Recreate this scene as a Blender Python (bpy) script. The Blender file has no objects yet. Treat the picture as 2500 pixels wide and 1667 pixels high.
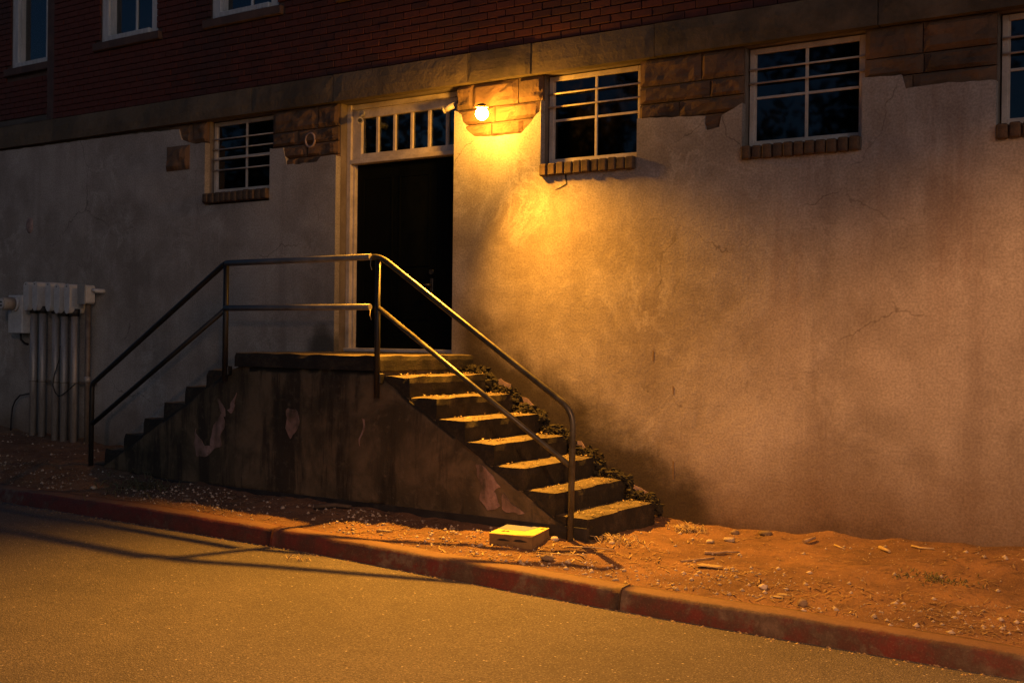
import bpy, math, random
from mathutils import Vector, Matrix, noise
random.seed(11)
R = math.radians
scene = bpy.context.scene
col = scene.collection

# ------------------------------------------------------------------ camera
cam_d = bpy.data.cameras.new("camera")
cam_d.sensor_width = 36.0
cam_d.lens = 40.004
cam_d.clip_start = 0.1
cam_d.clip_end = 400.0
cam = bpy.data.objects.new("camera", cam_d)
col.objects.link(cam)
PSI, PIT, ROL = 0.5865, -0.00361, 0.0117
fw = Vector((-math.sin(PSI) * math.cos(PIT), math.cos(PSI) * math.cos(PIT), math.sin(PIT)))
rt = Vector((math.cos(PSI), math.sin(PSI), 0.0))
up = rt.cross(fw)
rt2 = rt * math.cos(ROL) + up * math.sin(ROL)
up2 = up * math.cos(ROL) - rt * math.sin(ROL)
M = Matrix((rt2, up2, -fw)).transposed().to_4x4()
M.translation = Vector((8.27524, -9.03006, 1.57279))
cam.matrix_world = M
scene.camera = cam

# ------------------------------------------------------------------ sky, dusk sun, exposure
world = bpy.data.worlds.new("World")
scene.world = world
world.use_nodes = True
wn = world.node_tree
sky = wn.nodes.new("ShaderNodeTexSky")
sky.sky_type = 'NISHITA'
sky.sun_disc = False
sky.sun_elevation = R(14.2)
sky.sun_rotation = math.atan2(1.635, -1.417)
sky.ozone_density = 6.0
bg = wn.nodes["Background"]
wn.links.new(sky.outputs[0], bg.inputs[0])
bg.inputs[1].default_value = 0.033

sun_d = bpy.data.lights.new("sun", 'SUN')
sun_d.energy = 0.14
sun_d.angle = R(1.2)
sun_d.color = (1.0, 0.60, 0.42)
sun = bpy.data.objects.new("sun", sun_d)
SUN_DIR = Vector((1.635, -1.417, 0.55)).normalized()      # from the scene towards the light
sun.rotation_euler = SUN_DIR.to_track_quat('Z', 'Y').to_euler()
col.objects.link(sun)

scene.view_settings.view_transform = 'Standard'
scene.view_settings.look = 'None'
scene.view_settings.exposure = 0.0
scene.view_settings.gamma = 1.0
scene.view_settings.use_curve_mapping = False
scene.cycles.use_denoising = True
scene.cycles.max_bounces = 6
scene.cycles.sample_clamp_indirect = 4.0

LAMP = Vector((2.09, -0.28, 3.67))          # the wall lamp's bulb
STREET = Vector((10.5, -10.6, 5.86))        # the street lamp's lens, behind the camera
BULB_POWER = 800.0
FLOOD_WATTS = 4300.0
STREET_WATTS = 5000.0

# ------------------------------------------------------------------ material helpers
class NT:
    def __init__(self, name, rough=0.85):
        self.m = bpy.data.materials.new(name)
        self.m.use_nodes = True
        self.t = self.m.node_tree
        self.b = self.t.nodes["Principled BSDF"]
        self.b.inputs["Roughness"].default_value = rough
        self.pos = self.n("ShaderNodeNewGeometry").outputs["Position"]
        self.obj = None
    def n(self, ty, **kw):
        x = self.t.nodes.new(ty)
        for k, v in kw.items():
            setattr(x, k, v)
        return x
    def l(self, a, b):
        self.t.links.new(a, b)
    def put(self, sock, v):
        if hasattr(v, "is_linked"):
            self.l(v, sock)
        else:
            if isinstance(v, (tuple, list)) and len(v) == 3 and sock.type == 'RGBA':
                v = (*v, 1)
            sock.default_value = v
    def ocoord(self):
        if self.obj is None:
            self.obj = self.n("ShaderNodeTexCoord").outputs["Object"]
        return self.obj
    def scaled(self, v, s):
        m = self.n("ShaderNodeMapping")
        self.l(v, m.inputs["Vector"])
        m.inputs["Scale"].default_value = s
        return m.outputs[0]
    def noise(self, scale, detail=4, rough=0.55, vec=None, stretch=None, dist=0.0):
        x = self.n("ShaderNodeTexNoise")
        v = vec or self.pos
        if stretch:
            v = self.scaled(v, stretch)
        self.l(v, x.inputs["Vector"])
        x.inputs["Scale"].default_value = scale
        x.inputs["Detail"].default_value = detail
        x.inputs["Roughness"].default_value = rough
        x.inputs["Distortion"].default_value = dist
        return x.outputs[0]
    def voro(self, scale, vec=None, feature='F1', out=0):
        x = self.n("ShaderNodeTexVoronoi", feature=feature)
        self.l(vec or self.pos, x.inputs["Vector"])
        x.inputs["Scale"].default_value = scale
        return x.outputs[out]
    def math(self, op, a, b=0.0, c=0.0, clamp=False):
        x = self.n("ShaderNodeMath", operation=op, use_clamp=clamp)
        self.put(x.inputs[0], a); self.put(x.inputs[1], b); self.put(x.inputs[2], c)
        return x.outputs[0]
    def step(self, v, a, b, lo=0.0, hi=1.0):
        x = self.n("ShaderNodeMapRange", interpolation_type='SMOOTHSTEP', clamp=True)
        self.put(x.inputs[0], v)
        x.inputs[1].default_value = a; x.inputs[2].default_value = b
        x.inputs[3].default_value = lo; x.inputs[4].default_value = hi
        return x.outputs[0]
    def mix(self, f, a, b, mode='MIX'):
        x = self.n("ShaderNodeMix", data_type='RGBA', blend_type=mode)
        self.put(x.inputs[0], f); self.put(x.inputs[6], a); self.put(x.inputs[7], b)
        return x.outputs[2]
    def xyz(self):
        x = self.n("ShaderNodeSeparateXYZ")
        self.l(self.pos, x.inputs[0])
        return x.outputs
    def bump(self, h, strength=0.4, dist=0.01):
        x = self.n("ShaderNodeBump")
        self.l(h, x.inputs["Height"])
        x.inputs["Strength"].default_value = strength
        x.inputs["Distance"].default_value = dist
        self.l(x.outputs[0], self.b.inputs["Normal"])
    def color(self, v):
        self.put(self.b.inputs["Base Color"], v)
        return self
    def rough(self, v):
        self.put(self.b.inputs["Roughness"], v)
        return self
    def rnd(self):
        return self.n("ShaderNodeObjectInfo").outputs["Random"]

MAT = {}

def m_stucco():
    k = NT("stucco", 0.9)
    x, y, z = k.xyz()
    big = k.noise(0.7, 8, 0.62, dist=0.2)
    mid = k.noise(2.6, 8, 0.68, dist=0.25)
    fine = k.noise(55, 3, 0.6)
    streak = k.noise(2.2, 6, 0.6, stretch=(1.6, 1, 0.16))
    c = k.mix(k.step(big, 0.36, 0.66), (0.215, 0.19, 0.16), (0.36, 0.33, 0.29))
    c = k.mix(k.math('MULTIPLY', k.step(mid, 0.42, 0.78), 0.6), c, (0.43, 0.40, 0.36))
    sc1 = k.noise(7.5, 6, 0.72, stretch=(0.8, 1, 1.2))
    c = k.mix(k.math('MULTIPLY', k.step(sc1, 0.56, 0.74), 0.35), c, (0.17, 0.145, 0.12))
    c = k.mix(k.math('MULTIPLY', k.step(streak, 0.48, 0.74), 0.5), c, (0.195, 0.165, 0.14))
    # thin cracks where the skin has moved
    ck = k.n('ShaderNodeTexVoronoi', feature='DISTANCE_TO_EDGE')
    wv = k.n('ShaderNodeVectorMath', operation='MULTIPLY_ADD')
    nv_ = k.n('ShaderNodeTexNoise'); k.l(k.pos, nv_.inputs['Vector']); nv_.inputs['Scale'].default_value = 2.4; nv_.inputs['Detail'].default_value = 7
    k.l(nv_.outputs[1], wv.inputs[0]); wv.inputs[1].default_value = (0.55, 0.0, 0.55); k.l(k.pos, wv.inputs[2])
    k.l(wv.outputs[0], ck.inputs['Vector']); ck.inputs['Scale'].default_value = 0.62
    crack = k.math('MULTIPLY', k.step(ck.outputs['Distance'], 0.001, 0.0045, 1, 0), k.step(k.noise(0.8, 3), 0.50, 0.60))
    c = k.mix(k.math('MULTIPLY', crack, 0.55), c, (0.07, 0.055, 0.04))
    # pale lime veins where water has come through
    v1 = k.noise(1.3, 7, 0.68, dist=0.5)
    vein = k.step(k.math('ABSOLUTE', k.math('SUBTRACT', v1, 0.5)), 0.0, 0.035, 1, 0)
    vein = k.math('MULTIPLY', vein, k.step(k.noise(0.9, 3, 0.5), 0.48, 0.66))
    c = k.mix(k.math('MULTIPLY', vein, 0.38), c, (0.50, 0.475, 0.43))
    # rusty run-off below the third window and near the right end
    run = k.math('MULTIPLY', k.step(k.noise(2.2, 7, 0.7, stretch=(1.2, 1, 0.16)), 0.46, 0.64),
                 k.math('MULTIPLY', k.step(x, 4.3, 5.0), k.step(z, 0.8, 2.4)))
    c = k.mix(k.math('MULTIPLY', run, 0.42), c, (0.185, 0.12, 0.085))
    # splashed earth along the foot
    foot = k.math('ADD', z, k.math('MULTIPLY', k.noise(1.6, 6, 0.65), -0.9))
    c = k.mix(k.step(foot, -0.55, 0.50, 0.9, 0), c, (0.13, 0.085, 0.048))
    c = k.mix(k.step(foot, -0.62, -0.30, 0.8, 0), c, (0.055, 0.036, 0.02))
    # moss and soot climbing beside the right-hand steps
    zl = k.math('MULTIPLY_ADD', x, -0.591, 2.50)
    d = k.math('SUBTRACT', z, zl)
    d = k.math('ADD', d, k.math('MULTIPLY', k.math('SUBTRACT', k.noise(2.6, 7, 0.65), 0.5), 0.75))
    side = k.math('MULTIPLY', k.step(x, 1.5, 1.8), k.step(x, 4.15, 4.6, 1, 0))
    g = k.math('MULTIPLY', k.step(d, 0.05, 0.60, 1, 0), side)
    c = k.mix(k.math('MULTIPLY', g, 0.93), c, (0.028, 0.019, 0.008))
    # soot in the corner left of the door
    dx = k.math('MULTIPLY', k.math('ADD', x, 0.16), 1.25)
    dz = k.math('SUBTRACT', z, 1.40)
    rr = k.math('SQRT', k.math('ADD', k.math('MULTIPLY', dx, dx), k.math('MULTIPLY', dz, dz)))
    rr = k.math('ADD', rr, k.math('MULTIPLY', k.math('SUBTRACT', k.noise(5, 5), 0.5), 0.25))
    c = k.mix(k.math('MULTIPLY', k.step(rr, 0.16, 0.34, 1, 0), 0.85), c, (0.05, 0.045, 0.032))
    c = k.mix(1.0, c, k.mix(k.step(fine, 0.3, 0.7), (0.80, 0.79, 0.78), (1.18, 1.18, 1.18)), 'MULTIPLY')
    k.color(c)
    h = k.math('ADD', k.math('MULTIPLY', mid, 0.8), k.math('MULTIPLY', fine, 0.12))
    h = k.math('ADD', h, k.math('MULTIPLY', big, 1.6))
    k.bump(h, 0.40, 0.02)
    return k.m

def m_stone(name, a, b):
    k = NT(name, 0.92)
    o = k.pos
    n1 = k.noise(2.0, 6, 0.65)
    n2 = k.noise(9, 6, 0.7)
    c = k.mix(k.step(n1, 0.35, 0.68), a, b)
    c = k.mix(k.math('MULTIPLY', k.step(n2, 0.5, 0.75), 0.5), c, tuple(0.45 * v for v in a))
    c = k.mix(k.math('MULTIPLY', k.rnd(), 0.35), c, tuple(1.4 * v for v in b))
    k.color(c)
    k.bump(k.math('ADD', n2, k.math('MULTIPLY', k.noise(40, 3), 0.3)), 0.8, 0.02)
    return k.m

def m_brick():
    k = NT("red_brick", 0.88)
    r = k.rnd()
    n = k.noise(14, 5, 0.65)
    c = k.mix(r, (0.095, 0.022, 0.013), (0.055, 0.016, 0.011))
    c = k.mix(k.math('MULTIPLY', k.step(k.noise(0.8, 3), 0.5, 0.7), 0.6), c, (0.035, 0.022, 0.02))
    c = k.mix(k.math('MULTIPLY', k.step(n, 0.45, 0.75), 0.5), c, (0.03, 0.014, 0.012))
    k.color(c)
    k.bump(n, 0.6, 0.006)
    return k.m

def m_soot_concrete(name="mossy_concrete"):
    k = NT(name, 0.92)
    x, y, z = k.xyz()
    n1 = k.noise(1.7, 7, 0.65, dist=0.5)
    st = k.noise(2.6, 6, 0.65, stretch=(1.8, 1.8, 0.22))
    n2 = k.noise(11, 6, 0.7)
    c = k.mix(k.step(n1, 0.38, 0.66), (0.042, 0.034, 0.018), (0.125, 0.094, 0.055))
    c = k.mix(k.math('MULTIPLY', k.step(st, 0.47, 0.60), 0.85), c, (0.012, 0.010, 0.0055))
    c = k.mix(k.math('MULTIPLY', k.step(n2, 0.52, 0.75), 0.5), c, (0.16, 0.125, 0.08))
    geo = k.n('ShaderNodeNewGeometry')
    nz = k.n('ShaderNodeSeparateXYZ'); k.l(geo.outputs['Normal'], nz.inputs[0])
    c = k.mix(k.step(nz.outputs[2], 0.3, 0.6), c, (0.008, 0.007, 0.004))  # up-facing surfaces blackened, for moss and for the shade of the groove
    k.color(c)
    k.bump(k.math('ADD', n2, k.math('MULTIPLY', k.noise(60, 3), 0.35)), 0.7, 0.012)
    return k.m

def m_flaked():
    """pale under-plaster still half covered with soot and moss"""
    k = NT("flaked_plaster", 0.9)
    n = k.noise(7, 7, 0.72)
    m = k.noise(28, 4, 0.7)
    st = k.noise(4.0, 6, 0.65, stretch=(1.5, 1.5, 0.35))
    pale = k.mix(k.step(m, 0.35, 0.7), (0.20, 0.125, 0.105), (0.36, 0.245, 0.215))
    w = k.math('ADD', k.math('MULTIPLY', n, 0.6), k.math('MULTIPLY', st, 0.4))
    c = k.mix(k.step(w, 0.42, 0.62), pale, (0.060, 0.047, 0.029))
    k.color(c)
    k.bump(k.math('ADD', n, k.math('MULTIPLY', m, 0.5)), 0.8, 0.01)
    return k.m

def m_tread():
    k = NT("worn_tread_concrete", 0.85)
    n = k.noise(5, 7, 0.7)
    g = k.noise(70, 3, 0.6)
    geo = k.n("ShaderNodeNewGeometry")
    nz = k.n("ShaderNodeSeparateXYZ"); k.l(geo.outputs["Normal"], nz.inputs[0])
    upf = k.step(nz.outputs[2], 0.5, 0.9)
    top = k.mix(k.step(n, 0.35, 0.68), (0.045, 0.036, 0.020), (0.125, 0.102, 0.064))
    ris = k.mix(k.step(n, 0.42, 0.72), (0.009, 0.0075, 0.0045), (0.040, 0.031, 0.018))  # risers coloured near black, shade put into the concrete colour
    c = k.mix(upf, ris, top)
    c = k.mix(1.0, c, k.mix(k.step(g, 0.3, 0.7), (0.6, 0.6, 0.6), (1.4, 1.4, 1.4)), 'MULTIPLY')
    k.color(c)
    k.bump(k.math('ADD', n, k.math('MULTIPLY', g, 0.4)), 0.6, 0.012)
    return k.m

def m_simple(name, c1, c2, rough=0.7, scale=8, metal=0.0, bump=0.25, fine=40, stretch=None):
    k = NT(name, rough)
    n = k.noise(scale, 6, 0.65, vec=k.ocoord(), stretch=stretch)
    f = k.noise(fine, 3, 0.6, vec=k.ocoord())
    c = k.mix(k.step(n, 0.35, 0.68), c1, c2)
    c = k.mix(k.math('MULTIPLY', k.step(f, 0.5, 0.8), 0.4), c, tuple(0.5 * v for v in c1))
    k.color(c)
    k.b.inputs["Metallic"].default_value = metal
    k.rough(k.step(n, 0.2, 0.8, max(0.05, rough - 0.15), min(1, rough + 0.15)))
    if bump:
        k.bump(k.math('ADD', n, k.math('MULTIPLY', f, 0.4)), bump, 0.005)
    return k.m

def m_asphalt():
    k = NT("asphalt", 0.86)
    v = k.n("ShaderNodeTexVoronoi", feature='F1'); k.l(k.pos, v.inputs["Vector"]); v.inputs["Scale"].default_value = 95
    v2 = k.n("ShaderNodeTexVoronoi", feature='F1'); k.l(k.pos, v2.inputs["Vector"]); v2.inputs["Scale"].default_value = 34
    sep = k.n("ShaderNodeSeparateColor"); k.l(v.outputs["Color"], sep.inputs[0])
    sep2 = k.n("ShaderNodeSeparateColor"); k.l(v2.outputs["Color"], sep2.inputs[0])
    grain = k.noise(70, 4, 0.75)
    big = k.noise(0.55, 6, 0.6, dist=0.4)
    med = k.noise(5, 5, 0.6)
    c = k.mix(k.step(big, 0.35, 0.68), (0.098, 0.088, 0.076), (0.145, 0.130, 0.112))
    c = k.mix(k.math('MULTIPLY', k.step(med, 0.4, 0.7), 0.35), c, (0.075, 0.07, 0.065))
    c = k.mix(k.math('MULTIPLY', k.step(grain, 0.40, 0.64), 0.8), c, (0.035, 0.033, 0.03))
    stone = k.math('MULTIPLY', k.step(sep.outputs[0], 0.70, 0.85), k.step(v.outputs["Distance"], 0.2, 0.5, 1, 0))
    c = k.mix(k.math('MULTIPLY', stone, 0.75), c, (0.30, 0.285, 0.26))
    stone2 = k.math('MULTIPLY', k.step(sep2.outputs[1], 0.90, 0.97), k.step(v2.outputs["Distance"], 0.14, 0.30, 1, 0))
    c = k.mix(k.math('MULTIPLY', stone2, 0.85), c, (0.46, 0.43, 0.38))
    k.color(c)
    h = k.math('ADD', k.math('MULTIPLY', v.outputs["Distance"], -0.9), k.math('MULTIPLY', grain, 0.8))
    k.bump(h, 0.8, 0.008)
    return k.m

def m_dirt():
    k = NT("bare_earth", 0.95)
    n = k.noise(1.6, 7, 0.65)
    m = k.noise(9, 6, 0.7)
    f = k.noise(70, 4, 0.7)
    v = k.n("ShaderNodeTexVoronoi", feature='F1'); k.l(k.pos, v.inputs["Vector"]); v.inputs["Scale"].default_value = 42
    sep = k.n("ShaderNodeSeparateColor"); k.l(v.outputs["Color"], sep.inputs[0])
    c = k.mix(k.step(n, 0.35, 0.66), (0.105, 0.054, 0.026), (0.20, 0.108, 0.052))
    c = k.mix(k.math('MULTIPLY', k.step(m, 0.45, 0.72), 0.75), c, (0.055, 0.027, 0.012))
    c = k.mix(k.math('MULTIPLY', k.step(f, 0.5, 0.72), 0.45), c, (0.30, 0.215, 0.13))
    peb = k.math('MULTIPLY', k.step(sep.outputs[0], 0.90, 0.95), k.step(v.outputs["Distance"], 0.16, 0.32, 1, 0))
    c = k.mix(k.math('MULTIPLY', peb, 0.7), c, (0.42, 0.36, 0.28))
    k.color(c)
    k.bump(k.math('ADD', k.math('MULTIPLY', m, 1.2), k.math('MULTIPLY', f, 0.5)), 0.9, 0.02)
    return k.m

def m_kerb():
    k = NT("worn_red_kerb_paint", 0.8)
    x, y, z = k.xyz()
    n = k.noise(1.3, 7, 0.65, dist=0.5)
    m = k.noise(12, 6, 0.7)
    f = k.noise(75, 3, 0.6)
    red = k.mix(k.step(m, 0.4, 0.7), (0.105, 0.017, 0.012), (0.062, 0.014, 0.010))
    con = k.mix(k.step(m, 0.35, 0.7), (0.075, 0.05, 0.036), (0.14, 0.10, 0.076))
    wear = k.math('ADD', n, k.math('MULTIPLY', m, 0.45))
    wear = k.math('ADD', wear, k.step(x, 1.0, 6.0, 0.0, 0.13))
    geo = k.n("ShaderNodeNewGeometry")
    nz = k.n("ShaderNodeSeparateXYZ"); k.l(geo.outputs["Normal"], nz.inputs[0])
    wear = k.math('ADD', wear, k.step(nz.outputs[2], 0.5, 0.9, 0.0, 0.10))
    c = k.mix(k.step(wear, 0.76, 0.92), red, con)
    dirt = k.noise(3.2, 6, 0.7)
    c = k.mix(k.math('MULTIPLY', k.step(dirt, 0.42, 0.64), 0.7), c, (0.04, 0.026, 0.018))
    c = k.mix(k.math('MULTIPLY', k.step(f, 0.5, 0.75), 0.22), c, (0.20, 0.14, 0.10))
    up_ = k.step(k.math('ADD', nz.outputs[2], k.math('MULTIPLY', k.math('SUBTRACT', m, 0.5), 0.5)), 0.70, 0.95, 0, 0.85)
    c = k.mix(up_, c, k.mix(m, (0.115, 0.062, 0.035), (0.20, 0.115, 0.065)))
    k.color(c)
    k.bump(k.math('ADD', m, k.math('MULTIPLY', f, 0.5)), 0.6, 0.01)
    return k.m

def m_glass(name="window_glass", tint=(0.40, 0.46, 0.42), refl=0.06):
    k = NT(name)
    t = k.t
    t.nodes.remove(k.b)
    out = t.nodes["Material Output"]
    tr = k.n("ShaderNodeBsdfTransparent"); tr.inputs[0].default_value = (*tint, 1)
    gl = k.n("ShaderNodeBsdfGlossy"); gl.inputs["Roughness"].default_value = 0.035
    gl.inputs[0].default_value = (0.9, 0.92, 0.95, 1)
    fr = k.n("ShaderNodeFresnel"); fr.inputs[0].default_value = 1.5
    dirt = k.n("ShaderNodeBsdfDiffuse"); dirt.inputs[0].default_value = (0.20, 0.18, 0.15, 1)
    f = k.math('ADD', fr.outputs[0], refl, clamp=True)
    mx = k.n("ShaderNodeMixShader"); k.l(f, mx.inputs[0]); k.l(tr.outputs[0], mx.inputs[1]); k.l(gl.outputs[0], mx.inputs[2])
    dn = k.step(k.noise(3.5, 6, 0.7), 0.45, 0.85, 0.002, 0.06)
    mx2 = k.n("ShaderNodeMixShader"); k.l(dn, mx2.inputs[0]); k.l(mx.outputs[0], mx2.inputs[1]); k.l(dirt.outputs[0], mx2.inputs[2])
    bn = k.n("ShaderNodeBump"); k.l(k.noise(2.2, 2), bn.inputs["Height"]); bn.inputs["Strength"].default_value = 0.05
    bn.inputs["Distance"].default_value = 0.02
    k.l(bn.outputs[0], gl.inputs["Normal"])
    k.l(mx2.outputs[0], out.inputs[0])
    return k.m

def m_emit(name, c, s):
    k = NT(name)
    k.b.inputs["Base Color"].default_value = (1, 1, 1, 1)
    k.b.inputs["Emission Color"].default_value = (*c, 1)
    k.b.inputs["Emission Strength"].default_value = s
    return k.m

def m_leaf(name, a, b):
    k = NT(name, 0.6)
    c = k.mix(k.noise(1.2, 4), a, b)
    c = k.mix(k.math('MULTIPLY', k.noise(9, 2), 0.5), c, tuple(0.5 * v for v in a))
    k.color(c)
    return k.m

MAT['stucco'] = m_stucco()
MAT['plaster'] = m_simple("reveal_plaster", (0.13, 0.105, 0.08), (0.21, 0.175, 0.14), 0.9, 3, bump=0.4)
MAT['stone'] = m_stone("brown_sandstone", (0.055, 0.036, 0.021), (0.15, 0.086, 0.046))
MAT['belt'] = m_stone("sooty_belt_stone", (0.048, 0.039, 0.026), (0.125, 0.095, 0.060))
MAT['mortar'] = m_simple("old_mortar", (0.10, 0.085, 0.07), (0.17, 0.145, 0.12), 0.95, 6)
MAT['dark_mortar'] = m_simple("sooty_mortar", (0.055, 0.035, 0.03), (0.095, 0.06, 0.05), 0.95, 6)
MAT['brick'] = m_brick()
MAT['sill_brick'] = m_simple("sooty_sill_brick", (0.045, 0.029, 0.017), (0.125, 0.08, 0.046), 0.9, 14, bump=0.8)
MAT['mossy'] = m_soot_concrete()
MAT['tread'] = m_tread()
MAT['pale'] = m_simple("bare_pale_plaster", (0.20, 0.14, 0.12), (0.42, 0.31, 0.28), 0.9, 9, bump=0.8, fine=45)
MAT['flaked'] = m_flaked()
MAT['white'] = m_simple("dirty_white_paint", (0.26, 0.24, 0.21), (0.36, 0.34, 0.30), 0.55, 5, bump=0.2, stretch=(4, 4, 0.6))
MAT['frame'] = m_simple("weathered_cream_paint", (0.42, 0.36, 0.29), (0.58, 0.51, 0.43), 0.6, 6, bump=0.25)
MAT['greywhite'] = m_simple("grey_white_paint", (0.36, 0.38, 0.38), (0.50, 0.52, 0.52), 0.6, 5, bump=0.2, stretch=(4, 4, 0.5))
MAT['door'] = m_simple("black_green_door_paint", (0.0012, 0.0020, 0.0016), (0.0026, 0.0036, 0.0028), 0.7, 4, bump=0.15)
MAT['door'].node_tree.nodes['Principled BSDF'].inputs['Specular IOR Level'].default_value = 0.08
MAT['steel_dark'] = m_simple("dark_handle_metal", (0.03, 0.03, 0.027), (0.07, 0.066, 0.06), 0.5, 20, metal=0.5, bump=0.1)
MAT['rail'] = m_simple("painted_pipe_rail", (0.105, 0.104, 0.10), (0.175, 0.172, 0.165), 0.5, 9, metal=0.0, bump=0.2, fine=70)
MAT['rail_dark'] = m_simple("shaded_olive_rail", (0.040, 0.037, 0.026), (0.085, 0.078, 0.052), 0.40, 9, metal=0.15, bump=0.2, fine=70)  # darker, yellower copy of the rail paint, with amber light and shade in its colour
MAT['post'] = m_simple("shaded_black_rail", (0.008, 0.008, 0.007), (0.018, 0.017, 0.015), 0.55, 9, metal=0.0, bump=0.2, fine=70)  # rail paint blackened, silhouette shade put into posts and left rails
MAT['conduit'] = m_simple("galvanised_conduit", (0.24, 0.215, 0.19), (0.37, 0.335, 0.30), 0.42, 6, metal=0.25, bump=0.15, stretch=(3, 3, 0.4))
MAT['oldpipe'] = m_simple("rusty_painted_pipe", (0.13, 0.10, 0.075), (0.22, 0.18, 0.14), 0.6, 8, metal=0.3, bump=0.3)
MAT['pvc'] = m_simple("grey_plastic", (0.44, 0.44, 0.43), (0.56, 0.56, 0.54), 0.6, 7, bump=0.15)
MAT['black'] = m_simple("black_rubber", (0.012, 0.012, 0.012), (0.025, 0.024, 0.022), 0.6, 9)
MAT['asphalt'] = m_asphalt()
MAT['dirt'] = m_dirt()
MAT['kerb'] = m_kerb()
MAT['glass'] = m_glass()
MAT['glass_dark'] = m_glass("basement_glass", (0.22, 0.26, 0.23), 0.02)
MAT['room'] = m_simple("dark_room_plaster", (0.028, 0.030, 0.028), (0.05, 0.052, 0.048), 0.9, 2)
MAT['blind'] = m_simple("faded_blind", (0.06, 0.07, 0.068), (0.10, 0.105, 0.10), 0.9, 2)
MAT['bulb'] = m_emit("glowing_bulb", (1.0, 0.42, 0.04), BULB_POWER)
MAT['fixture'] = m_simple("brass_fixture", (0.16, 0.12, 0.06), (0.28, 0.21, 0.10), 0.5, 20, metal=0.6)
MAT['yellow'] = m_simple("yellow_carton", (0.60, 0.47, 0.10), (0.70, 0.55, 0.12), 0.75, 9, bump=0.1)
MAT['kraft'] = m_simple("brown_carton_side", (0.14, 0.09, 0.035), (0.21, 0.135, 0.055), 0.85, 9, bump=0.2)
MAT['bluegrey'] = m_simple("blue_grey_print", (0.16, 0.20, 0.27), (0.20, 0.24, 0.31), 0.7, 9, bump=0.1)
MAT['ink'] = m_simple("black_print", (0.012, 0.010, 0.008), (0.02, 0.018, 0.015), 0.8, 9, bump=0)
MAT['moss'] = m_simple("black_moss", (0.006, 0.0055, 0.003), (0.020, 0.017, 0.008), 0.95, 20, bump=0.8)
MAT['pebble'] = m_stone("pale_pebble", (0.24, 0.20, 0.15), (0.46, 0.40, 0.32))
MAT['rock'] = m_stone("brown_rock", (0.10, 0.075, 0.05), (0.20, 0.15, 0.10))
MAT['stick'] = m_simple("dry_wood", (0.22, 0.15, 0.085), (0.38, 0.28, 0.17), 0.85, 14, bump=0.5)
MAT['straw'] = m_leaf("dry_straw", (0.38, 0.29, 0.15), (0.50, 0.40, 0.22))
MAT['litter'] = m_leaf("leaf_litter", (0.20, 0.13, 0.06), (0.36, 0.27, 0.15))
MAT['paper'] = m_simple("faded_scrap", (0.24, 0.19, 0.10), (0.36, 0.29, 0.17), 0.8, 10)
MAT['weed'] = m_leaf("withered_weed", (0.075, 0.075, 0.035), (0.15, 0.135, 0.065))
MAT['leaf'] = m_leaf("dark_foliage", (0.035, 0.06, 0.022), (0.06, 0.085, 0.032))
MAT['bark'] = m_simple("tree_bark", (0.06, 0.045, 0.032), (0.11, 0.085, 0.06), 0.95, 10, bump=0.8)
MAT['pole'] = m_simple("street_lamp_steel", (0.12, 0.13, 0.12), (0.18, 0.19, 0.18), 0.5, 8, metal=0.5)

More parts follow.
